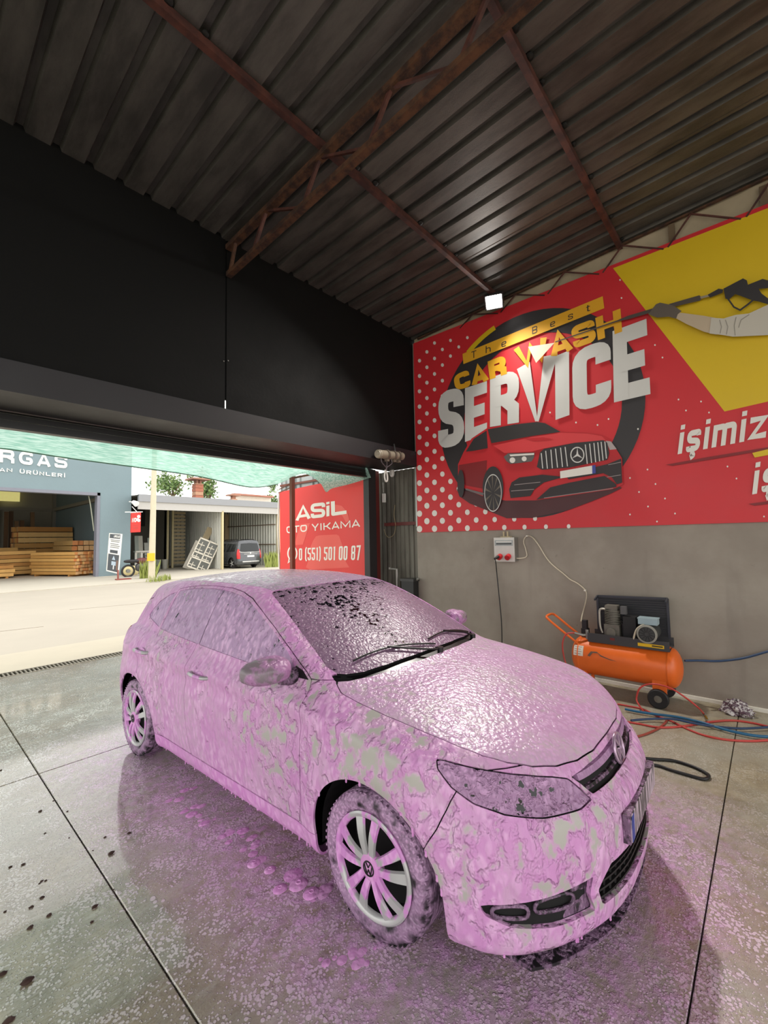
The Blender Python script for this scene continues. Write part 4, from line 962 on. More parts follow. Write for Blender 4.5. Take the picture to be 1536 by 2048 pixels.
# wheels -------------------------------------------------------------
def make_wheel():
    w_ = bpy.data.objects.new('wheel', None); COL.objects.link(w_); w_.empty_display_size = .1; ORG[w_.name] = (0, 0, 0)
    mb = MB(); prof = [(.212, .070), (.217, .080), (.232, .089), (.257, .092), (.278, .086), (.291, .076), (.2965, .064)]
    for k in range(5):
        c = .052-k*.026; prof += [(.2985, c+.009), (.2985, c-.009), (.2905, c-.0105), (.2905, c-.0155)] if k < 4 else [(.2985, c+.009), (.2985, c-.009)]
    prof += [(.291, -.076), (.27, -.088), (.22, -.090), (.20, -.08)]
    mb.lathe(prof, (0, 0, 0), (0, 1, 0), 56); mb.build('tyre', F_TYRE, w_, 35)
    lug = MB()
    for i in range(60):
        a = 2*math.pi*i/60; c, s_ = math.cos(a), math.sin(a)
        for (r_, y, L) in ((.2915, .070, .024),):
            lug.box((r_*c, y, r_*s_), (.006, L, .011), Matrix.Rotation(-a, 3, 'Y'))
    lug.build('tread_lugs', F_TYRE, w_, kind='stuff')
    mb = MB(); mb.lathe([(.20, .078), (.196, .084), (.188, .082), (.182, .066), (.178, -.02), (.10, -.03), (.0, -.03)], (0, 0, 0), (0, 1, 0), 48); mb.build('rim_barrel', M('dark_rim', (20, 20, 21), .6), w_, 40)
    hc = MB(); hc.lathe([(.199, .078), (.201, .088), (.194, .0935), (.184, .092), (.176, .084), (.174, .070)], (0, 0, 0), (0, 1, 0), 56)
    hcap = hc.build('hubcap', F_HUB, w_, 40)
    hb = MB(); hb.lathe([(.058, .068), (.054, .090), (.046, .099), (.034, .1015), (.0, .102)], (0, 0, 0), (0, 1, 0), 36); hb.build('hub', F_PINK, hcap, 40)
    for k in range(5):
        for s_ in (-1, 1):
            sp = MB(); n = 9; Vv = []; base = 2*math.pi*k/5+math.pi/2
            for i in range(n+1):
                u = i/n; r_ = .036+u*(.182-.036); off = s_*(.015+.030*u**1.2); wd = .0135+.0105*u
                y = .096+.012*math.sin(math.pi*min(1, u*1.05))-.010*u
                for (q, dy) in ((-wd, -.012), (-wd*.8, 0), (wd*.8, 0), (wd, -.012)):
                    lx, lz = r_, off+q; c, s2 = math.cos(base), math.sin(base); Vv.append((lx*c-lz*s2, y+dy, lx*s2+lz*c))
            sp.add(Vv, [(4*i+j, 4*i+j+1, 4*i+5+j, 4*i+4+j) for i in range(n) for j in range(3)]); sp.build('spoke', F_HUB, hcap, 35)
    bd = MB(); P = [(.026*math.cos(a), .103, .026*math.sin(a)) for a in [2*math.pi*i/24 for i in range(24)]]; bd.tube(P, .003, 6, True)
    for a, b in (((-.012, .022), (0, .004)), ((.012, .022), (0, .004)), ((-.021, .014), (-.009, -.021)), ((-.009, -.021), (0, -.002)), ((0, -.002), (.009, -.021)), ((.009, -.021), (.021, .014))):
        bd.bar((a[0], .103, a[1]), (b[0], .103, b[1]), .004, .005, up=(0, 1, 0))
    bd.build('wheel_badge', TRIM, hcap)
    for c in w_.children:
        if c.name.startswith(('hubcap', 'rim_barrel')): c.scale = (1.09, 1., 1.09)
    return w_
wh = make_wheel()
def add_wheel(w_, x, sd, spin):
    w_.parent = car; w_.location = (x, sd*.735, WR-.002)
    w_.rotation_euler = (0, 0, 0) if sd > 0 else (0, 0, math.pi); w_.scale = (1/1.045, 1/1.08, 1/.99)
    for c in w_.children:
        if c.name.startswith('hubcap'): c.rotation_euler = (0, spin, 0)
def copy_part(o, parent):
    c = o.copy(); COL.objects.link(c); c.parent = parent
    for ch in list(o.children): copy_part(ch, c)
    return c
w4 = [wh]+[copy_part(wh, car) for _ in range(3)]
for w_, (x, sd, spin) in zip(w4, ((0, -1, .10), (-WB, -1, .30), (0, 1, .9), (-WB, 1, .5))): add_wheel(w_, x, sd, spin)

# drips hanging from the arches and sills
drip = MB(); rr = random.Random(3)
def add_drip(p, L, r0): drip.tube([p, (p[0], p[1], p[2]-L*.45), (p[0], p[1], p[2]-L*.8), (p[0], p[1], p[2]-L)], [r0, r0*.7, r0*.85, r0*.25], 7)
for sd in (-1,):
    for xc in (0, -WB):
        for k in range(9 if xc == 0 else 4):
            a = R(rr.uniform(8, 172)); x, z = xc+.352*math.cos(a), .31+.352*math.sin(a)
            add_drip((x, sd*(surf_y(x, z+.012)-.004), z+.012), rr.uniform(.014, .036), rr.uniform(.005, .008))
    for k in range(26):
        x = rr.uniform(-2.08, -.40); zz = .185; add_drip((x, sd*(surf_y(x, zz)-.006), zz), rr.uniform(.010, .030), rr.uniform(.004, .0065))
    for k in range(6):
        y = rr.uniform(.1, .74)*sd; add_drip((front_x(y, .185)-.008, y, .182), rr.uniform(.010, .03), rr.uniform(.004, .007))
drip.build('foam_drips', F_PINK, car, 60, kind='stuff')
# ================================================================== things along the right wall
GREYB = M('socket_box_grey', (205, 203, 196), .45); DKB = M('dark_plastic', (30, 30, 31), .5); REDP = M('red_plastic', (196, 34, 40), .4); STEEL = M('steel_bright', (150, 148, 142), .35, .6)
# --- socket cabinet
a = at(988, 1076, 0, W-.13); b = at(1029, 1123, 0, W-.13); y1, y0 = a.y, b.y; z1, z0 = a.z, b.z
T = thing('socket_cabinet', 'light grey wall cabinet with two red three-phase sockets below the banner', 'socket box', (W-.002, (y0+y1)/2, z0))
mb = MB(); mb.bb((W-.12, y0, z0), (W-.002, y1, z1)); mb.build('box', M('socket_box_side', (120, 116, 110), .5), T)
mb = MB(); mb.bb((W-.132, y0-.004, z0-.004), (W-.12, y1+.004, z1+.004)); mb.build('front_cover', GREYB, T)
h = z1-z0; wd = y1-y0
mb = MB(); mb.bb((W-.140, y0+.05*wd, z0+.66*h), (W-.132, y1-.05*wd, z0+.90*h)); win = mb.build('breaker_window', M('window_smoke', (150, 156, 154), .15), T)
for k in range(2):
    mb = MB(); zz = z0+(.72+.09*k)*h; mb.bb((W-.143, y0+.1*wd, zz), (W-.140, y1-.12*wd, zz+.015)); mb.build('breaker_row', DKB if k == 0 else GREYB, win)
for k, f in enumerate((.70, .27)):
    yy = y0+f*wd; zz = z0+.22*h
    mb = MB(); mb.cyl((W-.13, yy, zz), (W-.185, yy, zz-.02), .036, .036, 18); so = mb.build('red_socket', REDP, T, 40)
    mb = MB(); mb.cyl((W-.185, yy, zz-.02), (W-.193, yy, zz-.023), .030, .030, 18); mb.build('socket_cap', M('red_cap', (168, 26, 34), .35), so, 40)
mb = MB(); yy = y0+.70*wd; mb.cyl((W-.19, yy, z0+.2*h), (W-.26, yy+.02, z0+.12*h), .022, .014, 12); mb.build('plug', DKB, T, 40)
cb = thing('wall_bracket', 'short piece of pale conduit above the socket cabinet', 'conduit', (W-.02, (y0+y1)/2, z1))
mb = MB(); mb.cyl((W-.04, y0+.45*wd, z1-.01), (W-.04, y0+.45*wd, z1+.085), .012, n=10); mb.cyl((W-.04, y0+.65*wd, z1-.01), (W-.04, y0+.65*wd, z1+.085), .012, n=10); mb.build('conduit_pipes', M('cream_pipe', (178, 164, 132), .6), cb, 50)
mb = MB(); mb.bb((W-.06, y0+.3*wd, z1+.0), (W-.002, y0+.8*wd, z1+.02)); mb.build('saddle', M('cream_pipe', (178, 164, 132), .6), cb)
def wire(name, pts, r, mat, label, cat, group=None, n=8, seg=8):
    mb = MB(); mb.tube(spline(pts, seg), r, n); o = mb.build(name, mat, None, 60); return tag(o, label, cat, group)
wpt = lambda px, py, d=.022: at(px, py, 0, W-d)
wire('power_cable', [(W-.255, yy+.02, z0+.12*h)]+[(W-.16, yy+.055, z0-.02)]+[wpt(*p, .05) for p in ((993, 1140), (996, 1170), (1000, 1210), (1003, 1245), (1004, 1290), (1003, 1330))], .007, DKB, 'dark power cable hanging straight down the wall from the socket cabinet', 'cable')
wire('compressor_cable', [wpt(1030, 1116, .07), wpt(1040, 1117, .04), wpt(1053, 1113), wpt(1051, 1098), wpt(1047, 1084), wpt(1051, 1074), wpt(1059, 1072), wpt(1068, 1078), wpt(1080, 1095), wpt(1090, 1112), wpt(1100, 1125), wpt(1112, 1136), wpt(1126, 1147), wpt(1140, 1159), wpt(1155, 1167), wpt(1170, 1180), wpt(1173, 1192), wpt(1170, 1210), wpt(1165, 1228), at(1162, 1243, 0, 5.40)], .007, M('white_cable', (196, 186, 164), .5), 'cream cable looping across the wall from the cabinet to the compressor', 'cable')
for px, py in ((1054, 1072), (1170, 1181)):
    p = wpt(px, py); mb = MB(); mb.box(p, (.02, .022, .016)); tag(mb.build('cable_clip', M('white_strip_paint', (226, 222, 210), .6)), 'small white clip holding the cream cable to the wall, '+('at the top of its loop' if py < 1100 else 'where it drops to the compressor'), 'clip')
# --- air compressor
ORG_ = M('compressor_orange', (226, 104, 34), .38, var=.14, vs_=7, bump=.0015, bs=60); DG = M('compressor_dark', (58, 58, 60), .5); CI = M('cast_iron', (112, 108, 98), .55, .3, var=.25, vs_=20)
cx, ty0, ty1, tz, tr = 5.235, .715, 1.765, .365, .198
C_ = thing('air_compressor', 'orange wheeled air compressor with dark motor guard, by the grey wall', 'compressor', (cx, 1.2, 0))
mb = MB(); prof = [(0, ty0)]+[(tr*math.sin(a), ty0+.10*(1-math.cos(a))) for a in [i*math.pi/16 for i in range(1, 9)]]+[(tr, ty1-.10)]+[(tr*math.cos(a), ty1-.10+.10*math.sin(a)) for a in [i*math.pi/16 for i in range(1, 8)]]+[(0, ty1)]
mb.lathe(prof, (cx, 0, tz), (0, 1, 0), 40); tank = mb.build('tank', ORG_, C_, 50)
for yy in (ty0+.105, ty1-.105):
    mb = MB(); mb.lathe([(tr+.001, yy-.012), (tr+.004, yy-.004), (tr+.004, yy+.004), (tr+.001, yy+.012)], (cx, 0, tz), (0, 1, 0), 40); mb.build('weld_seam', ORG_, tank, 60)
# sticker, scuff mark
def on_tank(name, P, mat):
    """patch on the tank: (y, angle from the front, degrees up)"""
    if len(P) == 4:       # subdivide so that the patch follows the round tank
        n = 6; P = [(P[0][0], P[0][1]+(P[3][1]-P[0][1])*i/n) for i in range(n+1)]+[(P[1][0], P[2][1]+(P[1][1]-P[2][1])*i/n) for i in range(n+1)]
        V_ = [(cx-(tr+.003)*math.cos(R(a)), y, tz+(tr+.003)*math.sin(R(a))) for y, a in P]; m_ = n+1
        return mk(name, V_, [(i, i+1, 2*m_-2-i, 2*m_-1-i) for i in range(n)], mat, tank)
    V_ = [(cx-(tr+.006)*math.cos(R(a)), y, tz+(tr+.006)*math.sin(R(a))) for y, a in P]; n = len(V_)
    return MB().add(V_, [tuple(range(n))]).build(name, mat, tank)
st = on_tank('sticker', [(1.70, 40), (1.60, 40), (1.60, 8), (1.70, 8)], M('sticker_white', (206, 200, 188), .6))
for k in range(4): on_tank('sticker_line', [(1.69, 36-7*k), (1.615+.01*(k % 2), 36-7*k), (1.615+.01*(k % 2), 34-7*k), (1.69, 34-7*k)], M('sticker_ink', (150, 120, 112), .6))
on_tank('paint_scuff', [(1.555, 4), (1.55, 12), (1.53, 10), (1.50, 22), (1.45, 23), (1.42, 15), (1.33, 9), (1.26, 8), (1.34, 12), (1.42, 19), (1.46, 27), (1.52, 26), (1.55, 14)][::-1], M('scuff_grey', (96, 74, 62), .7))
# feet and wheels
for sx in (-1, 1):
    mb = MB(); X = cx+sx*.155; mb.bb((X-.012, .84, .10), (X+.012, .96, .30)); mb.bb((X-.02, .83, .27), (X+.02, .97, .31)); mb.build('wheel_bracket', ORG_, C_)
    w_ = MB(); X = cx+sx*.195; w_.lathe([(.035, -.022), (.082, -.024), (.092, -.014), (.092, .014), (.082, .024), (.035, .022)], (X, .91, .092), (1, 0, 0), 28); wo = w_.build('wheel', M('compressor_tyre', (26, 26, 27), .6), C_, 40)
    w_ = MB(); w_.lathe([(0, -.024), (.034, -.020), (.034, .020), (0, .024)], (X, .91, .092), (1, 0, 0), 18); w_.build('wheel_hub', CI, wo, 40)
mb = MB(); mb.cyl((cx-.2, .91, .092), (cx+.2, .91, .092), .010, n=10); mb.build('axle', DG, C_)
mb = MB(); mb.bar((cx-.12, 1.60, 0.0), (cx-.12, 1.60, .22), .03, .03); mb.bar((cx+.12, 1.60, 0.0), (cx+.12, 1.60, .22), .03, .03); mb.bar((cx-.13, 1.60, .02), (cx+.13, 1.60, .02), .03, .03); mb.build('front_foot', ORG_, C_)
# top plate, pump, motor, belt guard cage
mb = MB(); mb.bb((cx-.13, .80, .545), (cx+.13, 1.56, .56)); mb.bb((cx-.135, .80, .545), (cx-.125, 1.56, .64)); mb.bb((cx+.125, .80, .545), (cx+.135, 1.56, .64)); mb.build('top_plate', DG, C_)
mb = MB(); mb.bb((cx-.1365, .845, .570), (cx-.1350, 1.075, .602)); lab = mb.build('warning_label', M('label_yellow', (222, 180, 20), .5), C_)
mb = MB(); mb.bb((cx-.1372, .855, .580), (cx-.1365, .95, .593)); mb.build('label_print', M('label_ink', (60, 50, 20), .6), lab)
mb = MB(); mb.bb((cx-.1372, 1.29, .59), (cx-.135, 1.335, .615)); mb.build('red_tag', M('tag_red', (110, 36, 30), .6), C_)
fr = MB(); X = cx+.13; P = [(X, 1.515, .62), (X, 1.515, 1.015), (X, .835, 1.035), (X, .835, .62)]
for p, q in zip(P, P[1:]): fr.bar(p, q, .022, .022)
fr.bar((cx+.02, 1.515, .985), P[1], .014, .022); fr.bar((cx+.02, .835, 1.005), P[2], .014, .022)
guard = fr.build('guard_frame', M('guard_blue_black', (48, 50, 58), .5), C_)
t = NT('guard_mesh_dark'); t.set(col=srgb(46, 46, 48), rough=.6); mb = MB(); mb.bb((X+.004, .84, .63), (X+.008, 1.51, 1.02)); mb.build('guard_back', t.m, guard)
for k in range(16):
    mb = MB(); z = .65+.024*k; mb.cyl((X-.006, 1.51, z), (X-.006, .84, z+.018), .0028, n=5, cap=False); mb.build('guard_wire', M('guard_blue_black', (48, 50, 58), .5), guard)
pump = MB(); px_, py_ = cx-.01, 1.33
pump.bb((px_-.065, py_-.075, .56), (px_+.065, py_+.075, .74)); pump.cyl((px_-.07, py_, .66), (px_-.10, py_, .66), .05, .045, 16); po = pump.build('pump_block', CI, C_)
for k in range(9):
    mb = MB(); z = .745+.018*k; mb.lathe([(0, -.004), (.078, -.004), (.078, .004), (0, .004)], (px_, py_, z), (0, 0, 1), 20); mb.build('cooling_fin', CI, po)
mb = MB(); mb.cyl((px_, py_, .74), (px_, py_, .93), .055, n=16); mb.bb((px_-.06, py_-.06, .91), (px_+.06, py_+.06, .945)); mb.build('cylinder_head', CI, po)
mb = MB(); mb.tube(spline([(px_-.03, py_+.06, .90), (px_-.03, py_+.115, .89), (px_-.03, py_+.125, .80), (px_-.03, py_+.12, .70), (px_-.03, py_+.10, .64)], 6), .012, 8); mb.build('discharge_pipe', M('aluminium_pipe', (176, 172, 160), .35, .5), po, 60)
mb = MB(); mb.bb((px_-.03, py_-.14, .86), (px_+.03, py_-.085, .94)); mb.build('air_filter', M('filter_grey', (88, 88, 88), .6), po)
mot = MB(); my = .985; mot.lathe([(0, -.16), (.07, -.16), (.082, -.14), (.085, -.11), (.085, .10), (.075, .12), (0, .12)], (cx+.0, my, .70), (1, 0, 0), 28); mo = mot.build('motor', M('motor_dark', (62, 64, 62), .5), C_, 40)
mb = MB(); mb.lathe([(.074, -.164), (.092, -.160), (.092, -.14), (.074, -.14)], (cx, my, .70), (1, 0, 0), 28); mb.build('fan_rim', M('fan_rim_grey', (140, 138, 128), .5), mo, 40)
for k in range(12):
    a = 2*math.pi*k/12; mb = MB(); mb.bar((cx-.165, my+.02*math.cos(a), .70+.02*math.sin(a)), (cx-.165, my+.072*math.cos(a+.2), .70+.072*math.sin(a+.2)), .006, .004, up=(1, 0, 0)); mb.build('fan_slot', DKB, mo)
mb = MB(); mb.bb((cx-.10, my-.085, .785), (cx+.02, my+.085, .845)); mb.bb((cx-.105, my-.09, .84), (cx+.025, my+.09, .85)); mb.build('terminal_box', M('terminal_pale_blue', (156, 176, 182), .45), mo)
mb = MB(); mb.tube(spline([(cx-.09, my+.03, .79), (cx-.12, my+.09, .74), (cx-.13, my+.12, .66), (cx-.12, my+.13, .60)], 6), .009, 8); mb.build('motor_lead', M('white_cable', (196, 186, 164), .5), mo, 60)
mb = MB(); mb.lathe([(0, -.03), (.11, -.03), (.11, .03), (0, .03)], (cx+.06, py_, .68), (1, 0, 0), 24); mb.build('flywheel', DG, po, 40)
mb = MB(); mb.bb((cx-.06, 1.10, .60), (cx+.08, 1.22, .84)); mb.build('belt_cover', M('belt_black', (24, 24, 25), .6), C_)
hd = MB(); hd.tube(spline([(cx-.13, 1.66, .50), (cx-.13, 1.83, .62), (cx-.13, 1.985, .735), (cx-.10, 2.02, .765), (cx, 2.02, .775), (cx+.10, 2.02, .765), (cx+.13, 1.985, .735), (cx+.13, 1.83, .62), (cx+.13, 1.66, .50)], 6), .0135, 10); hd.build('push_handle', ORG_, C_, 60)
mb = MB(); mb.bb((cx-.03, 1.59, .56), (cx+.04, 1.66, .66)); mb.bb((cx-.025, 1.60, .66), (cx+.035, 1.65, .75)); mb.build('pressure_switch', DKB, C_)
mb = MB(); mb.tube([(cx-.06, 1.56, .60), (cx-.10, 1.62, .60), (cx-.13, 1.70, .62)], .014, 8); mb.cyl((cx-.08, 1.58, .56), (cx-.08, 1.58, .66), .018, n=10); mb.build('outlet_valve', STEEL, C_, 50)
# --- hoses on the floor (all lie on z = hose radius)
RH = M('red_hose', (186, 62, 56), .4); BH = M('blue_hose', (30, 92, 128), .4); KH = M('black_hose', (22, 22, 23), .45)
gp = lambda px, py, z=.008: tuple(at(px, py, 2, z))
wire('compressor_hose', [(cx-.135, 1.70, .62), (cx-.17, 1.78, .60), (cx-.185, 1.82, .48), (cx-.18, 1.80, .30), (cx-.19, 1.72, .12), (cx-.25, 1.62, .010), (cx-.36, 1.50, .010)], .008, RH, 'thin dark red hose curving down from the compressor outlet', 'hose')
wire('air_hose', [gp(1235, 1408), gp(1262, 1413), gp(1285, 1418), gp(1310, 1430), gp(1340, 1441), gp(1375, 1458), gp(1410, 1471), gp(1450, 1479), gp(1495, 1482), gp(1540, 1480), gp(1600, 1474)], .009, RH, 'red air hose lying in a long sweep across the floor below the compressor', 'hose', seg=6)
loop = [gp(1288, 1424), (4.86, 1.04, .05)]+[tuple(at(p, q, 0, 4.90)) for p, q in ((1273, 1397), (1281, 1375), (1306, 1368), (1340, 1376), (1372, 1396), (1396, 1415))]
wire('air_hose', loop+[gp(1408, 1428, .02)], .008, RH, 'red air hose standing in a springy loop in front of the compressor wheel', 'hose')
e0 = Vector(gp(1408, 1428, .02)); e1 = Vector(gp(1414, 1437, .014)); cpl = thing('hose_coupling', 'brass quick coupling on the end of the looped red hose', 'coupling', tuple(e1))
mb = MB(); mb.cyl(e0-(e1-e0)*.2, e0+(e1-e0)*.5, .013, n=10); mb.build('collar', STEEL, cpl, 40)
mb = MB(); mb.cyl(e0+(e1-e0)*.5, e1, .010, .007, 10); mb.build('brass_nipple', M('brass', (190, 150, 60), .3, .7), cpl, 40)
wire('air_hose', [gp(1250, 1443), gp(1280, 1448), gp(1320, 1455), gp(1370, 1452), gp(1420, 1444), gp(1465, 1441), gp(1505, 1446), gp(1545, 1455), gp(1600, 1466)], .009, RH, 'red air hose lying in a flat bow beyond the blue hose', 'hose', seg=6)
wire('air_hose', [gp(1272, 1474), gp(1295, 1467), gp(1318, 1456), gp(1330, 1446), gp(1334, 1440)], .009, M('red_hose_dull', (150, 66, 54), .5), 'short dull red hose end crossing below the blue hoses', 'hose')
zb = .024
wire('water_hose', [gp(1250, 1418, zb), gp(1280, 1424, zb), gp(1315, 1429, zb), gp(1355, 1434, zb), gp(1400, 1444, zb), gp(1450, 1459, zb), gp(1500, 1470, zb), gp(1545, 1474, zb), gp(1600, 1476, zb)], .012, BH, 'teal blue hose running over the red hoses on the floor', 'hose', seg=6)
wire('water_hose', [gp(1262, 1441, zb), gp(1300, 1438, zb), gp(1345, 1438, zb+.016), gp(1385, 1446, zb+.012), gp(1430, 1453, zb), gp(1480, 1457, zb), gp(1540, 1454, zb), gp(1600, 1448, zb)], .010, M('navy_hose', (32, 58, 92), .4), 'dark navy hose lying beside the teal hose on the floor', 'hose', seg=6)
wire('wall_hose', [(cx+.05, .705, .44), (5.40, .60, .435), (5.47, .45, .44), (5.49, .25, .50), (5.49, .0, .62), (5.49, -.3, .70)], .011, M('navy_hose', (32, 58, 92), .4), 'dark blue hose leading along the wall from the compressor tank', 'hose')
zk = .011
wire('rubber_hose', [gp(1240, 1512, zk), gp(1305, 1518, zk), gp(1345, 1521, zk), gp(1380, 1531, zk), gp(1405, 1542, zk), gp(1418, 1552, zk), gp(1408, 1558, zk), gp(1380, 1551, zk), gp(1345, 1541, zk), gp(1310, 1530, zk), gp(1240, 1522, zk)], .011, KH, 'black rubber hose lying in a flat loop beside the front of the car', 'hose')
# --- crumpled plastic bag
bg_ = at(1474, 1428, 2, 0); mb = MB(); n, m_ = 26, 12; Vv = []
for i in range(m_+1):
    ph = math.pi*.5*i/m_
    for k in range(n):
        th = 2*math.pi*k/n; q = 1+.18*math.sin(5*th+i)+.12*math.sin(9*th-2*i)+random.uniform(-.08, .08)
        Vv.append((bg_.x+.085*q*math.cos(ph)*math.cos(th), bg_.y+.115*q*math.cos(ph)*math.sin(th), .004+.125*math.sin(ph)*(1+.12*random.uniform(-1, 1))))
mb.add(Vv, [(i*n+k, i*n+(k+1) % n, (i+1)*n+(k+1) % n, (i+1)*n+k) for i in range(m_) for k in range(n)])
t = NT('printed_plastic'); nz = t.noise(38, 3, .6); t.set(col=t.mix(t.ramp(nz, .47, .55), srgb(92, 70, 82), srgb(196, 192, 190)), rough=.25, normal=t.bump(t.noise(50, 3), .8, .01))
tag(mb.build('plastic_bag', t.m), 'crumpled white plastic bag with dark print lying on the floor by the wall', 'bag')
# --- gear at the lintel corner
p0, p1 = Vector((4.50, 4.08, 2.915)), Vector((5.06, 4.10, 2.955))
T = thing('shutter_motor', 'beige tube shaped shutter motor with clamps and wires, under the lintel end', 'motor', tuple((p0+p1)/2))
BE = M('beige_tube', (150, 140, 122), .5, var=.2, vs_=12)
mb = MB(); mb.cyl(p0, p1, .062, .058, 20); mb.build('tube', BE, T, 40)
mb = MB(); mb.cyl(p0+(p0-p1)*.03, p0+(p1-p0)*.04, .052, .064, 20); mb.cyl(p0+(p0-p1)*.045, p0, .03, .03, 14); mb.build('end_cap', M('beige_cap', (176, 168, 150), .45), T, 40)
for k, f in enumerate((.34, .62, .82)):
    c = p0.lerp(p1, f); mb = MB(); mb.cyl(c-(p1-p0)*.03, c+(p1-p0)*.03, .074, n=16); mb.box(c+Vector((0, -.01, -.075)), (.05, .05, .05)); mb.build('clamp', M('clamp_rust', (104, 92, 80), .6), T, 40)
mb = MB(); mb.bar(p0.lerp(p1, .72)+Vector((0, .0, .05)), p0.lerp(p1, .80)+Vector((0, .06, .19)), .02, .012); mb.build('hanger', DKB, T)
for k in range(3):
    mb = MB(); a = p0.lerp(p1, .12+.2*k)+Vector((0, 0, -.06)); mb.tube(spline([a, a+Vector((.02, 0, -.06)), (4.70, 4.10, 2.74), (4.69, 4.10, 2.70)], 5), .008, 6); mb.build('motor_wire', M('grey_wire', (92, 84, 88), .5), T, 60)
WW = M('white_plastic', (214, 212, 206), .4)
mb = MB(); P = spline([(4.69, 4.11, 2.71), (4.665, 4.11, 2.62), (4.69, 4.11, 2.545), (4.725, 4.11, 2.56), (4.725, 4.11, 2.64), (4.70, 4.11, 2.70)], 6); mb.tube(P, .012, 8); tag(mb.build('cable_coil', WW, None, 60), 'small coil of white cable hanging under the shutter motor', 'cable')
q = at(784, 944, 0, 5.50); T = thing('alarm_siren', 'white oval sensor box on the corrugated side sheet', 'sensor', tuple(q))
ellipsoid((q.x, q.y, q.z), (.03, .042, .085), e=.7).build('cover', WW, T, 50)
mb = MB(); mb.bar((q.x-.028, q.y, q.z-.05), (q.x-.028, q.y, q.z+.05), .012, .004, up=(1, 0, 0)); mb.build('lens_strip', M('sensor_grey', (160, 160, 158), .3), T)
q = at(767, 996, 1, 4.89); T = thing('switch_box', 'small white switch box on the dark red door post', 'switch', tuple(q))
mb = MB(); mb.bb((q.x-.025, 4.86, q.z-.075), (q.x+.03, 4.90, q.z+.075)); mb.build('housing', WW, T)
mb = MB(); mb.bb((q.x+.03, 4.862, q.z-.05), (q.x+.042, 4.895, q.z+.03)); mb.build('side_buttons', DKB, T)
sp = lambda px, py: at(px, py, 0, W+.0)
wire('loose_wire', [sp(766, 965), sp(767, 985)], .004, WW, 'short white wire between the cable coil and the switch box', 'wire')
wire('loose_wire', [sp(790, 1010), sp(788, 1030), sp(791, 1050), sp(788, 1068), sp(778, 1075), sp(771, 1068), sp(768, 1058)], .004, M('yellowed_wire', (150, 132, 96), .5), 'thin yellowed wire hanging in a loop on the corrugated side sheet', 'wire')
q = at(794, 1150, 0, 5.48); T = thing('wall_tap', 'steel tap pipe standing at the corrugated side sheet behind the car', 'tap', tuple(q))
mb = MB(); mb.cyl((q.x, q.y, 0), (q.x, q.y, q.z+.10), .02, n=12); mb.build('riser_pipe', STEEL, T, 40)
mb = MB(); mb.cyl((q.x, q.y-.02, q.z+.09), (q.x-.02, q.y+.14, q.z+.10), .014, n=10); mb.cyl((q.x-.02, q.y+.14, q.z+.09), (q.x-.02, q.y+.14, q.z+.12), .018, n=10); mb.build('lever', STEEL, T, 40)
q = at(820, 1162, 0, 5.46); T = thing('black_bucket', 'black plastic container standing in the corner behind the car', 'container', (q.x, q.y, 0))
mb = MB(); mb.bb((q.x-.07, q.y-.12, 0), (q.x+.06, q.y+.12, q.z+.0)); mb.build('body', DKB, T)
mb = MB(); mb.bb((q.x-.085, q.y-.135, q.z), (q.x+.07, q.y+.135, q.z+.04)); mb.build('rim', M('dark_plastic_rim', (44, 44, 44), .4), T)
mb = MB(); mb.cyl((q.x, q.y-.13, q.z+.02), (q.x, q.y-.18, q.z+.05), .016, n=8); mb.build('spout', STEEL, T, 40)
# --- dried mud crumbs on the wet floor
MUD = M('mud_crumb', (62, 42, 34), .8, var=.3, vs_=60)
spots = [(81, 1623, 1), (135, 1623, .6), (90, 1667, .6), (222, 1708, 1.5), (83, 1763, .7), (91, 1762, .6), (79, 1767, .5), (84, 1796, .9), (63, 1815, .9), (99, 1831, 1.0), (61, 1856, 1.1), (10, 1824, .6), (189, 1815, 1.2), (183, 1845, .7), (53, 1966, 1.9), (5, 1949, 1.2), (18, 2043, 1.5), (107, 1602, .5), (2, 1541, .8), (227, 1780, .5), (210, 1675, .7), (138, 1676, .4), (20, 1735, .8), (46, 1730, .9), (258, 1667, 1.0), (186, 1701, .4)]
names = {}
for i, (px, py, s_) in enumerate(spots):
    p = at(px, py, 2, 0); mb = ellipsoid((0, 0, .0), (.011*s_, .008*s_, .005*s_), 8, 5); mb.V = [(p.x+v[0]*(1+.35*math.sin(7*i+k)), p.y+v[1]*(1+.3*math.cos(5*i+2*k)), .0035*s_+v[2]) for k, v in enumerate(mb.V)]
    tag(mb.build('mud_crumb', MUD, None, 60), 'small dark brown crumb of mud on the wet concrete beside the car', 'mud', 'mud crumbs on the wet floor')
# ================================================================== forecourt and street
CONC_L = M('pale_concrete', (184, 175, 156), .8, var=.12, vs_=1.2, bump=.003, bs=25); ROAD = M('worn_road', (172, 164, 150), .85, var=.12, vs_=.6, bump=.004, bs=30); PAVE = M('far_pavement', (190, 183, 168), .85, var=.1, vs_=.8)
gs = struct('floor_street')
mb = MB(); mb.bb((-30, 7.85, -.3), (60, 9.19, -.005)); mb.build('kerb_apron', CONC_L, gs)
mb = MB(); mb.bb((-30, 9.19, -.3), (60, 21.3, -.03)); mb.build('road', ROAD, gs)
mb = MB(); mb.bb((-40, 21.3, -.3), (70, 75, .0)); mb.build('far_ground', PAVE, gs)
mb = MB(); mb.bb((W+.2, -5, -.3), (60, 7.85, -.03)); mb.bb((-40, -40, -.3), (-5, 7.85, -.03)); mb.bb((-5, -40, -.3), (60, -5.5, -.03)); mb.build('side_ground', CONC_L, gs)
mb = MB()
for (x0, y0, x1, y1, w_) in ((3.2, 14.2, 7.5, 13.2, .02), (.2, 12.1, 2.2, 11.8, .02)): mb.bar((x0, y0, -.029), (x1, y1, -.029), w_, .004)
mb.build('road_crack', M('crack_dark', (120, 108, 90), .9), gs)
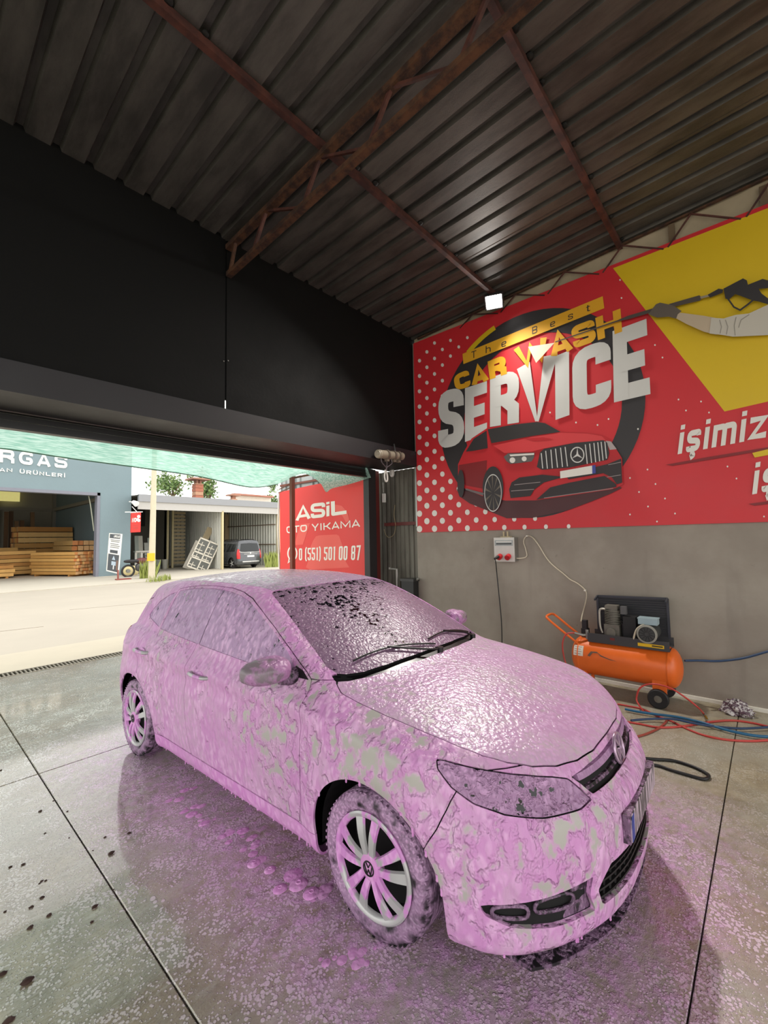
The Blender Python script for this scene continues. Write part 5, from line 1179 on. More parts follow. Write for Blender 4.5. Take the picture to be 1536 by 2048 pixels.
# drain channel with a steel grate
dr = thing('drain_grate', 'long steel drain grate let into the ground at the kerb', 'drain', (1.5, 7.715, 0))
mb = MB(); mb.bb((-5, 7.59, -.28), (W, 7.85, -.10)); mb.build('channel', M('drain_dark', (24, 23, 21), .9), dr)
mb = MB(); mb.bb((-5, 7.586, -.03), (W, 7.612, .004)); mb.bb((-5, 7.822, -.03), (W, 7.85, .004)); mb.build('frame', M('drain_steel', (150, 142, 126), .5, .2), dr)
bar0 = None
for k in range(212):
    xx = -4.4+k*.046
    if bar0 is None:
        mb = MB(); mb.box((1.5, 7.715, 0), (.018, .212, .02)); bar0 = mb.build('grate_bar', M('drain_steel2', (118, 112, 98), .6, .2), dr); o = bar0
    else: o = share(bar0, 'grate_bar', dr, (0, 0, 0))
    o.location = (xx-1.5, 0.002, -.009)
# ---- shade net over the forecourt --------------------------------------------
t = NT('green_shade_net'); p = t.pos(); st = t.noise(7, 4, .6, t.mapping((1, 6, 6), (0, 0, .12), p)); wv = t.noise(260, 2, .5, p)
tr_ = t.n('ShaderNodeBsdfTranslucent'); df = t.n('ShaderNodeBsdfDiffuse'); tp = t.n('ShaderNodeBsdfTransparent'); colr = t.mix(t.ramp(st, .3, .72), srgb(128, 182, 162), srgb(206, 230, 220))
t.put(tr_.inputs[0], colr); t.put(df.inputs[0], colr); m1 = t.n('ShaderNodeMixShader'); t.t.links.new(df.outputs[0], m1.inputs[1]); t.t.links.new(tr_.outputs[0], m1.inputs[2]); m1.inputs[0].default_value = .62
m2 = t.n('ShaderNodeMixShader'); t.t.links.new(m1.outputs[0], m2.inputs[1]); t.t.links.new(tp.outputs[0], m2.inputs[2]); m2.inputs[0].default_value = .14; t.put(tp.inputs[0], srgb(170, 215, 195))
t.t.links.new(m2.outputs[0], t.out.inputs[0])
aw = thing('shade_net', 'green shade net stretched over the forecourt outside the shutter', 'awning', (2., 6., 3.))
edge = [at(-300, 868, 1, 7.0), at(0, 896, 1, 7.0), at(130, 915, 1, 7.0), at(265, 933, 1, 7.0), at(400, 953, 1, 7.0), at(500, 974, 1, 7.0), at(556, 968, 1, 6.95)]
edge = [Vector((-4.5, 7.0, 3.05))]+edge
sidee = [at(556, 968, 1, 6.95), at(583, 948, 0, 4.86), at(612, 945, 0, 4.92), at(640, 966, 0, 4.96), at(652, 984, 0, 5.0), at(664, 977, 0, 5.02), at(700, 968, 0, 5.05), at(742, 955, 0, 5.08)]
E_ = spline(edge, 8); nE = len(E_); n2 = 14; Vv = []
for i, e in enumerate(E_):
    top = Vector((e.x*1.02+.05, 4.98, 3.34))
    for j in range(n2+1):
        f = j/n2; p = e.lerp(top, f); p.z += -.06*math.sin(math.pi*f)+.02*math.sin(e.x*5+f*6)*math.sin(math.pi*f); Vv.append(p)
Ff = [(i*(n2+1)+j, i*(n2+1)+j+1, (i+1)*(n2+1)+j+1, (i+1)*(n2+1)+j) for i in range(nE-1) for j in range(n2)]
o = mk('net_sheet', Vv, Ff, t.m, aw, 60)
S_ = spline(sidee, 5); last = [(nE-1)*(n2+1)+j for j in range(n2+1)]; L0 = [Vv[k] for k in last]; V2 = []; m_ = len(S_)
for i, s_ in enumerate(S_):
    f = i/(m_-1); k = f*n2; a = L0[min(int(k), n2)].lerp(L0[min(int(k)+1, n2)], k-int(k)) if k < n2 else L0[n2]
    for q in (0, .33, .66, 1): V2.append(Vector(a).lerp(s_, q))
mk('net_flap', V2, [(i*4+j, i*4+j+1, (i+1)*4+j+1, (i+1)*4+j) for i in range(m_-1) for j in range(3)], t.m, aw, 60)
mb = MB(); mb.tube(E_[::2]+[E_[-1]], .012, 6); mb.build('edge_rope', M('net_hem', (96, 140, 122), .7), aw, 60)
# posts carrying the net
BR = M('brown_post_paint', (122, 62, 44), .5, var=.15)
q = at(585, 1080, 0, 4.82)
T = thing('steel_post', 'brown square steel post standing in front of the red phone banner', 'post', (q.x, q.y, 0))
mb = MB(); mb.bb((q.x-.035, q.y-.035, 0), (q.x+.035, q.y+.035, 2.93)); mb.build('post_tube', BR, T)
mb = MB(); mb.bar((q.x, q.y, 2.86), (5.28, q.y-.35, 2.98), .03, .03); mb.bar((q.x, q.y, 2.78), (4.98, 7.15, 2.72), .015, .015); mb.bar((q.x, q.y, 2.70), (5.0, 7.2, 2.66), .015, .015); mb.build('stay_rods', M('stay_rust', (110, 74, 54), .6), T)
# ---- side fence with the red phone banner ------------------------------------
FX = 5.30
fp = lambda px, py, x=FX: at(px, py, 0, x)
fn = struct('wall_fence')
CORR = M('fence_sheet', (176, 184, 184), .5, .3, var=.12, vs_=3)
y = 4.98
for k in range(3):
    P = []; yy = y; q = .16
    while yy < y+.96-1e-6: P += [(yy, 0), (yy+q*.5, 0), (yy+q*.62, .03), (yy+q*.88, .03)]; yy += q
    P.append((yy, 0)); n = len(P); mb = MB()
    mb.add([(FX+.05+h, a, z) for z in (0, 3.02) for a, h in P], [(i, i+1, n+i+1, n+i) for i in range(n-1)]); mb.build('fence_sheet', CORR, fn); y += .96 if k < 1 else .72
mb = MB(); mb.bar((FX+.03, 4.98, 2.86), (FX+.03, 7.6, 2.86), .04, .04); mb.build('fence_rail', BR, fn)
a, b_ = fp(560, 982), fp(743, 940); c_, d_ = fp(743, 1300), fp(560, 1300)
RB = M('fence_banner_red', (226, 62, 58), .5, var=.04, vs_=2)
FB = thing('phone_banner', 'bright red vinyl banner with white lettering and phone number on the side fence', 'banner', (FX, 6.2, .5))
cE = lambda u, v: (540+u*.14323, 920+v*.14323)
pol = [fp(*cE(135, 448)), fp(*cE(300, 412)), fp(*cE(560, 355)), fp(*cE(760, 318)), fp(*cE(1100, 268)), fp(*cE(1440, 215)), Vector((FX, 4.95, .25)), Vector((FX, fp(560, 1000).y, .25))]
pol[5].y = min(pol[5].y, 4.97)
mk('banner_sheet', pol, [tuple(range(8))], RB, FB)
mk('banner_back', [p+Vector((.012, 0, 0)) for p in pol], [tuple(range(8))[::-1]], RB, FB)
WB_ = M('fence_banner_white', (240, 234, 224), .5, var=.03); LR = M('fence_banner_light_red', (236, 96, 86), .5, var=.04)
def fl(name, pts, mat, x): P = [fp(*cE(*p), x) for p in pts]; return mk(name, P, [tuple(range(len(P)))], mat, FB)
fl('faded_car_shape', [(560, 1230), (600, 1130), (640, 1066), (690, 1052), (930, 1040), (965, 1060), (1020, 1210), (1060, 1250), (1060, 1420), (1110, 1500), (560, 1530), (500, 1500), (540, 1400)], LR, FX-.002)
fl('faded_stripe', [(420, 900), (560, 880), (460, 1180), (340, 1190)], LR, FX-.0025)
fl('faded_arc', [(900, 620), (1000, 640), (1080, 720), (1110, 850), (1060, 870), (1010, 780), (900, 700)], LR, FX-.003)
qf = lambda *uv: [fp(*cE(*p), FX-.004) for p in uv]
word('white_letter', 'A', qf((362, 655), (568, 628), (566, 815), (360, 848)), .20, WB_, FB, 1.0)
word('white_letter', 'S', qf((566, 612), (772, 588), (772, 798), (570, 818)), .22, WB_, FB, 1.05, r=.3)
word('white_letter', 'i', qf((785, 590), (832, 580), (830, 782), (788, 790)), .235, WB_, FB, .8)
word('white_letter', 'L', qf((850, 580), (1068, 552), (1068, 752), (856, 784)), .24, WB_, FB, 1.1)
word('white_letter', 'OTO YIKAMA', qf((230, 930), (1256, 832), (1258, 930), (232, 1025)), .17, WB_, FB, 1.18, .13, r=.4, one=False)
word('phone_digit', '0 (551) 501 00 87', qf((405, 1235), (1268, 1190), (1258, 1398), (405, 1402)), .13, WB_, FB, .40, .22, r=.45, one=False)
ic = MB(); P = [(312+62*math.cos(a), 1305+96*math.sin(a)) for a in [2*math.pi*i/30+2.3 for i in range(29)]]; P = P+[(250, 1440), P[0]]
for q in stroke_quads([Vector(p) for p in P], 18): ic.add([fp(*cE(p.x, p.y), FX-.004) for p in q], [(0, 1, 2, 3)])
for q in stroke_quads([Vector(p) for p in [(290, 1265), (298, 1310), (325, 1345), (338, 1330)]], 16): ic.add([fp(*cE(p.x, p.y), FX-.004) for p in q], [(0, 1, 2, 3)])
ic.build('phone_icon', WB_, FB)
mk('white_disc', [fp(*cE(*p), FX-.004) for p in ell(1402, 680, 72, 152, 24)], [tuple(range(24))], M('disc_grey_white', (206, 208, 190), .5, var=.3, vs_=14), FB)
mb = MB(); mb.tube([fp(558, 985), fp(556, 1060), fp(559, 1140)], .02, 6); mb.build('banner_hem', WB_, FB, 60)
# ---- timber yard building across the street -----------------------------------
BY = 27.0
b2 = lambda px, py, y=BY: at(px, py, 1, y)
BG = M('blue_grey_render', (124, 143, 150), .75, var=.10, vs_=.8, bump=.01, bs=6)
BD = thing('timber_yard_building', 'blue-grey rendered timber yard hall with a wide open front across the street', 'building', (3, BY, 0))
OX, RX, OZ, TZ = b2(199, 1060).x, b2(262, 1040).x, b2(190, 985).z, 8.2
mb = MB(); mb.bb((OX, BY, 0), (RX, BY+.4, TZ)); mb.bb((-9, BY, OZ), (OX, BY+.4, TZ)); mb.bb((-9.6, BY, 0), (-9, BY+.4, TZ)); mb.bb((RX-.4, BY+.4, 0), (RX, BY+16, TZ)); mb.build('facade', BG, BD)
mb = MB(); mb.bb((OX-.14, BY-.02, 0), (OX, BY+.42, OZ)); mb.bb((-9, BY-.02, OZ-.16), (OX, BY+.42, OZ)); mb.build('door_frame', M('frame_grey_violet', (126, 128, 140), .6), BD)
IN = M('hall_wall', (160, 155, 140), .8, var=.12, vs_=.5)
mb = MB(); mb.bb((-9.6, BY+15.6, 0), (RX-.4, BY+16, TZ)); mb.bb((-9.6, BY+.4, 0), (-9.2, BY+16, TZ)); mb.build('hall_walls', IN, BD)
mb = MB(); mb.bb((-9.6, BY+.4, TZ), (RX, BY+16, TZ+.2)); mb.build('hall_roof', M('hall_roof_dark', (74, 72, 66), .8), BD)
for k in range(4):
    xx = RX-.5-3.4*k; mb = MB(); mb.bb((xx-.12, BY+15.3, 0), (xx+.12, BY+15.6, TZ)); mb.build('hall_column', M('hall_column', (150, 146, 134), .7), BD)
mb = MB(); mb.bb((-9, BY+15.35, 4.4), (RX-.4, BY+15.6, 4.62)); mb.bb((RX-.62, BY+.5, 4.4), (RX-.4, BY+15.6, 4.62)); mb.build('hall_beam', M('hall_column', (150, 146, 134), .7), BD)
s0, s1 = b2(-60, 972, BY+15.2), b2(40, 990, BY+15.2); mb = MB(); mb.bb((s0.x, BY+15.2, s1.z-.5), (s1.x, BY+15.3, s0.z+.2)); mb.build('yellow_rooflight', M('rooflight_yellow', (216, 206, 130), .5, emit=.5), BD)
mb = MB(); mb.tube(spline([b2(176, 985, BY+.6), b2(181, 1010, BY+.6), b2(188, 1062, BY+.6)], 6), .03, 6); mb.build('hanging_cord', M('cord_pale', (190, 194, 176), .7), BD, 60)
WL = M('white_sign_letters', (244, 244, 240), .5, var=.02)
cA = lambda u, v: (u*.18229, 880+v*.18229)
qa = lambda *uv: [b2(*cA(*p), BY-.04) for p in uv]
word('facade_letter', 'ARGAS', qa((-225, 74), (738, 178), (738, 312), (-225, 221)), .22, WL, BD, 1.12, .30, nrm=(0, .04, 0), thick=.9, one=False)
word('facade_letter', 'AN', qa((-8, 306), (136, 314), (136, 350), (-8, 344)), .17, WL, BD, 1.05, .26, nrm=(0, .04, 0), thick=.9, one=False)
word('facade_letter', 'ÜRÜNLERİ', qa((216, 326), (718, 372), (718, 410), (216, 364)), .19, WL, BD, 1.0, .30, nrm=(0, .04, 0), thick=.9, one=False)
# lumber stacks; each plank its own piece
WD = [M('pine_'+k, c, .7, var=.15, vs_=3) for k, c in (('a', (206, 160, 92)), ('b', (190, 142, 76)), ('c', (222, 182, 116)), ('d', (176, 124, 62)))]
WEND = [M('pine_end_'+k, c, .75, var=.2, vs_=9) for k, c in (('a', (226, 150, 92)), ('b', (236, 186, 130)))]
def stack(name, label, c, L, wd, h, rz, nx, nz, seed):
    T = thing(name, label, 'lumber', c, rz, 'lumber stacks in the timber hall', local=True); r_ = random.Random(seed)
    for k in (-.38, .38):
        mb = MB(); mb.bb((k*L-.05, -wd/2, 0), (k*L+.05, wd/2, .09)); mb.build('bearer', WD[3], T)
    pl = []
    for j in range(nz):
        for i in range(nx):
            w_, hh = wd/nx, h/nz
            if len(pl) < 4:
                mb = MB(); mb.box((0, 0, 0), (L, w_*.93, hh*.86)); o = mb.build('plank', WD[len(pl)], T); o.data.materials.append(WEND[len(pl) % 2]); pl.append(o)
                for f_ in o.data.polygons:
                    if abs(f_.normal.x) > .9: f_.material_index = 1
            else: o = share(pl[r_.randrange(4)], 'plank', T, (0, 0, 0))
            o.location = (r_.uniform(-.12, .12), -wd/2+w_*(i+.5), .09+hh*(j+.5))
    return T
s_ = at(155, 1140, 1, 28.6)
stack('lumber_stack', 'nearest pale pine stack with a ragged end beside the doorway of the hall', (6.35, 30.0, 0), 3.3, 1.15, 1.25, R(115), 7, 7, 1)
stack('lumber_stack', 'pine stack lying against the right wall of the hall, behind the ragged one', (7.6, 33.3, 0), 4.6, 1.15, 1.9, R(90), 4, 6, 2)
stack('lumber_stack', 'long low pine stack with level layers left of the ragged one', (4.4, 32.9, 0), 2.5, 1.2, 1.35, R(4), 4, 6, 3)
stack('lumber_stack', 'tall pine stack at the back of the hall', (6.75, 37.4, 0), 3.0, 1.5, 2.9, R(2), 4, 8, 4)
stack('lumber_stack', 'dark small stack on the hall floor in front of the leaning boards', (3.3, 31.0, 0), 2.0, 1.0, .62, R(0), 4, 3, 5)
stack('lumber_stack', 'brown stack in the shade behind the low stacks', (3.8, 36.0, 0), 2.6, 1.3, 1.55, R(2), 4, 5, 6)
DW = [M('board_dark_'+k, c, .7, var=.2) for k, c in (('a', (120, 88, 60)), ('b', (96, 70, 50)), ('c', (140, 108, 76)))]
for k in range(7):
    px = 14+k*11; q = at(px, 1060, 1, 40.5); mb = MB(); hh = random.uniform(3.0, 4.6)
    mb.box((q.x, 40.9+.16*(k % 2), hh/2+.03), (.24, .10, hh), Matrix.Rotation(R(random.uniform(-1, 1)), 3, 'Y') @ Matrix.Rotation(R(-7), 3, 'X')); tag(mb.build('leaning_board', DW[k % 3]), 'tall dark board leaning at the back of the timber hall', 'board', 'boards leaning at the back of the hall')
# standing advertising sign
q0, q1, q2, q3 = at(219, 1066, 1, 23.4), at(245, 1068, 1, 23.4), at(238, 1148, 1, 23.4), at(213, 1142, 1, 23.4)
T = thing('pavement_sign', 'tall white and dark standing sign with small print on the pavement by the timber yard', 'sign', (q3.x, 23.4, 0))
def sq(u0, v0, u1, v1, dy=0.): return [bil((q0, q1, q2, q3), u, 1-v)+Vector((0, -dy, 0)) for u, v in ((u0, v0), (u1, v0), (u1, v1), (u0, v1))]
P = sq(0, 0, 1, 1); mk('sign_board', P+[p+Vector((0, .06, 0)) for p in P], [(0, 3, 2, 1), (4, 5, 6, 7), (0, 1, 5, 4), (1, 2, 6, 5), (2, 3, 7, 6), (3, 0, 4, 7)], M('sign_white', (232, 232, 226), .5), T)
SD = M('sign_dark', (70, 76, 82), .5); mk('sign_head', sq(.04, .02, .84, .13, .008), [(0, 1, 2, 3)], SD, T); mk('sign_band', sq(.14, .43, .74, .51, .008), [(0, 1, 2, 3)], SD, T); mk('sign_picture', sq(.04, .54, .88, .97, .008), [(0, 1, 2, 3)], SD, T)
word('sign_letters', 'ARGAS', sq(.34, .045, .80, .105, .012), .22, WL, T, 1., .2)
mk('picture_house_roof', [bil((q0, q1, q2, q3), u, 1-v)+Vector((0, -.012, 0)) for u, v in ((.46, .57), (.60, .68), (.34, .68))], [(0, 1, 2)], M('pic_blue', (170, 186, 200), .5), T); mk('picture_house', sq(.32, .72, .66, .82, .012), [(0, 1, 2, 3)], M('pic_blue', (170, 186, 200), .5), T)
mk('picture_post', sq(.46, .82, .54, .92, .012), [(0, 1, 2, 3)], M('pic_white', (220, 220, 220), .5), T); mk('picture_door', sq(.70, .68, .82, .92, .012), [(0, 1, 2, 3)], M('pic_brown', (120, 92, 80), .5), T)
for k, v in enumerate((.165, .205, .265, .31, .355)): mk('sign_text_line', sq(.12+.03*(k % 2), v, .86-.05*(k % 3), v+.018, .008), [(0, 1, 2, 3)], M('sign_ink', (120, 122, 124), .6), T)
mb = MB(); mb.cyl(at(236, 1140, 1, 23.4), (at(236, 1160, 1, 23.4).x, 23.4, 0), .04, n=8); mb.bar((q3.x+.4, 23.4, .03), (q2.x+.5, 23.4, .03), .3, .05); mb.build('sign_foot', M('sign_foot_red', (150, 84, 76), .6), T)
# hanging red sign
h0, h1, h2, h3 = at(263, 1026, 1, 25.6), at(282, 1025, 1, 25.6), at(281, 1064, 1, 25.6), at(262, 1065, 1, 25.6)
T = thing('hanging_sign', 'small red sign board hanging from the corner of the timber yard', 'sign', tuple(h0))
mk('sign_board', [h0, h1, h2, h3]+[p+Vector((0, .12, 0)) for p in (h0, h1, h2, h3)], [(0, 3, 2, 1), (4, 5, 6, 7), (0, 1, 5, 4), (1, 2, 6, 5), (2, 3, 7, 6), (3, 0, 4, 7)], M('sign_red', (222, 52, 46), .5), T)
sh = lambda u0, v0, u1, v1: [bil((h0, h1, h2, h3), u, 1-v)+Vector((0, -.01, 0)) for u, v in ((u0, v0), (u1, v0), (u1, v1), (u0, v1))]
word('sign_letters', 'NO', sh(.06, .26, .52, .48), .24, WL, T, 1., .15)
for (u, v) in ((.76, .20), (.66, .36), (.78, .40)):
    c = bil((h0, h1, h2, h3), u, 1-v)+Vector((0, -.012, 0)); mk('white_petal', [c+Vector((.085*math.cos(a), 0, .085*math.sin(a))) for a in [2*math.pi*i/12 for i in range(12)]], [tuple(range(12))], WL, T)
for v in (.62, .72, .80): mk('sign_text_line', sh(.2, v, .75, v+.03), [(0, 1, 2, 3)], M('sign_red_ink', (170, 70, 60), .5), T)
mb = MB(); a = at(264, 1013, 1, 25.7); mb.bar(a, h1.lerp(h0, .3)+Vector((0, .06, 0)), .03, .03); mb.bar((RX-.02, 27.0, h0.z+.08), ((h0.x+h1.x)/2, 25.66, h0.z+.05), .05, .05); mb.bar((h0.x-.3, 25.66, h0.z+.04), (h1.x+.1, 25.66, h1.z+.04), .04, .04); mb.build('hanger_arm', WL, T)
a = at(266, 1004, 1, 25.8); T = thing('wall_floodlight', 'small white floodlight on the corner of the shed roof', 'lamp', tuple(a))
mb = MB(); mb.cyl(a, a+Vector((.12, -.2, -.12)), .10, .16, 12); mb.build('lamp_head', WL, T, 40); mb = MB(); mb.bar(a, a+Vector((-.05, .4, .05)), .05, .05); mb.build('lamp_arm', WL, T)
# utility pole
u0 = at(303, 1160, 2, 0); zt = at(311, 880, 1, u0.y).z; xt = at(311, 880, 1, u0.y).x
T = thing('utility_pole', 'pale slender utility pole with a yellow box on the far pavement', 'pole', tuple(u0))
mb = MB(); mb.cyl(u0, (xt, u0.y, zt+3), .15, .08, 14); mb.build('pole_shaft', M('pole_concrete', (206, 196, 172), .7), T, 40)
a = at(302, 1114, 1, u0.y-.16); mb = MB(); mb.box(a, (.30, .12, .36)); mb.build('meter_box', M('meter_yellow', (232, 186, 40), .5), T)
# ---- open sheds across the street --------------------------------------------
SY = 26.0
g = lambda px, py, y=SY: at(px, py, 1, y)
SH = thing('open_shed', 'low open shed with grey metal roof edge and corrugated partitions across the street', 'building', (13, SY, 0))
fz0, fz1 = g(400, 1012).z, g(400, 1003).z
FA, FBm = M('fascia_grey', (150, 152, 156), .5, .2, var=.06), M('fascia_light', (186, 184, 180), .6, var=.06)
xl, xr = RX+.02, g(566, 1020).x
mb = MB(); mb.bb((xl, SY-.1, 4.05), (xr, SY+.1, 4.45)); mb.build('roof_edge', FA, SH)
mb = MB(); mb.bb((xl, SY-.02, 3.62), (xr, SY+.1, 4.05)); mb.build('fascia_board', FBm, SH)
mb = MB(); mb.add([(xl, SY, 4.42), (xr, SY, 4.42), (xr, SY+12, 4.9), (xl, SY+12, 4.9), (xl, SY, 4.36), (xr, SY, 4.36), (xr, SY+12, 4.84), (xl, SY+12, 4.84)], [(0, 1, 2, 3), (7, 6, 5, 4), (0, 4, 5, 1), (2, 6, 7, 3), (1, 5, 6, 2), (0, 3, 7, 4)]); mb.build('shed_roof', M('hall_roof_dark', (74, 72, 66), .8), SH)
SHT = M('shed_sheet', (214, 214, 204), .5, .25, var=.12, vs_=1.5)
def corr(name, p, q, z0, z1, pitch_, mat, parent, amp=.04):
    p, q = Vector((*p, 0)), Vector((*q, 0)); d = q-p; n = max(2, int(d.length/pitch_)); nv = Vector((-d.y, d.x, 0)).normalized(); P = []
    for i in range(n):
        for f, h in ((0, 0), (.45, 0), (.55, 1), (.9, 1)): P.append(p+d*((i+f)/n)+nv*amp*h)
    P.append(q); m_ = len(P); mb = MB()
    mb.add([a+Vector((0, 0, z)) for z in (z0, z1) for a in P], [(i, i+1, m_+i+1, m_+i) for i in range(m_-1)]); return mb.build(name, mat, parent)
pe = g(445, 1140); pw = at(365, 1105, 1, SY+7.5)
corr('partition_sheet', (pe.x, SY+.1), (pw.x+.2, SY+7.5), 0, 4.4, .28, SHT, SH)
mb = MB(); mb.bb((pe.x-.06, SY-.02, 0), (pe.x+.06, SY+.12, 3.7)); mb.build('end_post', M('post_cream', (206, 192, 150), .6), SH)
pr = g(556, 1030); corr('side_sheet', (pr.x, SY+.2), (pr.x-.6, SY+8), 0, 4.4, .3, SHT, SH)
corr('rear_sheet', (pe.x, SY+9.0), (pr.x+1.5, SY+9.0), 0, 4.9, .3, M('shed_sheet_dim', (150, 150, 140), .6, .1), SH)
for z in (1.5, 2.9):
    mb = MB(); mb.bar((pr.x-.08, SY+.2, z), (pr.x-.7, SY+8, z), .06, .06); mb.build('sheet_rail', M('rail_brown', (120, 100, 80), .6), SH)
mb = MB(); mb.bb((xl, SY+9.0, 0), (pe.x+.4, SY+9.2, 4.9)); mb.build('rear_wall', M('shed_rear', (120, 116, 106), .8), SH)
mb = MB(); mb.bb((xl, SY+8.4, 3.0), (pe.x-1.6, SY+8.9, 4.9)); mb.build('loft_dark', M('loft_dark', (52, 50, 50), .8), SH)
mb = MB(); mb.bb((pr.x, SY-.05, 0), (pr.x+.12, SY+.2, 4.0)); mb.build('corner_post', M('post_cream', (206, 192, 150), .6), SH)
for k, px in enumerate((336, 346)):
    a = at(px, 1060, 1, SY+5); mb = MB(); mb.bb((a.x-.06, SY+5, 0), (a.x+.06, SY+5.1, 4.3)); mb.build('timber_post', M('post_cream', (206, 192, 150), .6), SH)
a0, a1 = at(346, 1060, 1, SY+5.2), at(362, 1060, 1, SY+5.2)
for k in range(16):
    mb = MB(); z = .25+k*.25; mb.bb((a0.x, SY+5.2, z), (a1.x+.3, SY+5.26, z+.17)); mb.build('louvre_slat', M('louvre_wood', (176, 160, 128), .7), SH)
mb = MB(); c0 = at(450, 1040, 1, SY+6); c1 = at(467, 1080, 1, SY+6); mb.bb((c0.x, SY+6, c1.z), (c1.x, SY+6.5, 3.9)); mb.build('beige_cabinet', M('cabinet_beige', (186, 164, 132), .6), SH)
c0 = at(467, 1040, 1, SY+7); c1 = at(478, 1080, 1, SY+7); mb = MB()
for k in range(12): mb.bb((c0.x, SY+7, .2+.36*k), (c1.x, SY+7.4, .2+.36*k+.28))
mb.build('brick_pier', M('brick_pale', (176, 140, 116), .8), SH)
# things in the left shed bay
DOORM = [M('door_leaf_'+k, c, .6) for k, c in (('a', (150, 158, 150)), ('b', (186, 184, 172)), ('c', (170, 172, 164)))]
for k, (px0, px1, py0) in enumerate(((272, 281, 1072), (281, 291, 1072), (291, 302, 1086), (300, 306, 1076))):
    a, b_ = at(px0, py0, 1, SY+4), at(px1, py0, 1, SY+4); mb = MB(); mb.box(((a.x+b_.x)/2, SY+4.2+.14*(k % 2), a.z/2+.02), ((b_.x-a.x)*.86, .08, a.z), Matrix.Rotation(R(-8), 3, 'X')); tag(mb.build('door_leaf', DOORM[k % 3]), ('grey-green door leaf', 'pale narrow door leaf', 'short cream door leaf', 'thin grey door leaf')[k]+' leaning at the back of the shed behind the pole', 'door')
a, b_ = at(269, 1102, 1, SY+1.5), at(306, 1120, 1, SY+1.5); T = thing('wooden_trestle', 'grey wooden bench frame with arched rails in front of the leaning doors', 'bench', (a.x, SY+1.5, 0)); TG = M('trestle_grey', (170, 168, 160), .7)
mb = MB(); mb.bb((a.x, SY+1.3, a.z-.08), (b_.x, SY+1.7, a.z)); mb.build('top_board', TG, T)
for f in (0.03, .33, .66, .97):
    xx = a.x+(b_.x-a.x)*f; mb = MB(); mb.bb((xx-.05, SY+1.35, 0), (xx+.05, SY+1.45, a.z)); mb.build('leg', TG, T)
for f in (.18, .5, .82):
    xx = a.x+(b_.x-a.x)*f; mb = MB(); mb.tube([(xx+.17*math.cos(t_), SY+1.4, a.z-.3+.2*math.sin(t_)) for t_ in [math.pi*i/8 for i in range(9)]], .03, 6); mb.build('arched_rail', TG, T)
mb = MB(); mb.bb((a.x, SY+1.35, .25), (b_.x, SY+1.45, .33)); mb.build('stretcher', TG, T)
for k, (px, py) in enumerate(((330, 1122), (316, 1122))):
    p = at(px, py, 2, 0); yy = SY+4.5; a = at(px, 1118, 1, yy); T = thing('paint_bucket', ('white bucket standing inside the shed right of the pole', 'greenish bucket standing inside the shed close to the pole')[k], 'bucket', (a.x, yy, 0))
    mb = MB(); mb.lathe([(0, 0), (.15, 0), (.19, .62), (.17, .62), (.13, .1), (0, .1)], (a.x, yy, 0), (0, 0, 1), 16); mb.build('pail', DOORM[1] if k == 0 else DOORM[0], T, 40); mb = MB(); mb.lathe([(.185, .58), (.20, .60), (.185, .63)], (a.x, yy, 0), (0, 0, 1), 16); mb.build('rim', DOORM[1], T, 40)
# white window sashes leaning on the partition
for k, (c, lab) in enumerate((((392, 1126), 'white window sash with small panes leaning on the corrugated partition'), ((376, 1126), 'plain pale board leaning beside the white window sash'))):
    p = at(c[0], 1132, 1, SY+1.2+1.2*k); T = thing('window_sash' if k == 0 else 'pale_board', lab, 'sash' if k == 0 else 'board', (p.x, SY+1.2+1.2*k, 0)); T.rotation_euler = (0, R(24), R(-18)); ORG[T.name] = (0, 0, 0); WF = M('sash_white', (218, 212, 198), .6)
    if k == 0:
        mb = MB()
        for x0 in (-.62, 0, .58): mb.bb((x0, -.04, 0), (x0+.07, .04, 2.0))
        for z in (0, .62, 1.0, 1.9): mb.bb((-.62, -.04, z), (.65, .04, z+.09))
        mb.build('sash_frame', WF, T)
        for x0 in (-.35, .28):
            for zz in (.2, .75, 1.2, 1.55):
                mb = MB(); mb.bb((x0-.2, -.02, zz), (x0+.2, .02, zz+.05)); mb.bb((x0-.02, -.02, zz-.1), (x0+.02, .02, zz+.2)); mb.build('glazing_bar', WF, T)
        mb = MB(); mb.bb((-.6, .0, .05), (.62, .012, 1.95)); mb.build('pane', M('sash_glass', (96, 98, 94), .2), T)
    else:
        mb = MB(); mb.bb((-.35, -.03, 0), (.35, .03, 1.9)); mb.build('board', WF, T); mb = MB(); mb.bb((-.05, -.05, 1.5), (.35, -.03, 3.0)); mb.build('loose_slat', M('louvre_wood', (176, 160, 128), .7), T)
# motorbike by the hall corner
p = at(282, 1138, 1, 25.2); BK = thing('parked_motorbike', 'dark motorbike parked against the corner of the timber yard', 'motorbike', (p.x, 25.2, 0)); KB = M('bike_black', (36, 34, 36), .45)
for sx in (-.62, .62):
    mb = MB(); mb.tube([(p.x+sx+.29*math.cos(a), 25.2, .30+.29*math.sin(a)) for a in [2*math.pi*i/22 for i in range(22)]], .05, 8, True); wo = mb.build('wheel', KB, BK, 60); mb = MB(); mb.cyl((p.x+sx, 25.14, .30), (p.x+sx, 25.26, .30), .10, n=12); mb.build('wheel_hub', STEEL, wo, 40)
ellipsoid((p.x+.05, 25.2, .80), (.36, .15, .16)).build('fuel_tank', M('bike_dark_red', (96, 36, 38), .3), BK, 60); ellipsoid((p.x-.42, 25.2, .80), (.42, .14, .09), e=.7).build('seat', KB, BK, 60); ellipsoid((p.x, 25.2, .46), (.28, .16, .22), e=.7).build('engine', M('bike_engine', (84, 82, 82), .4, .4), BK, 60)
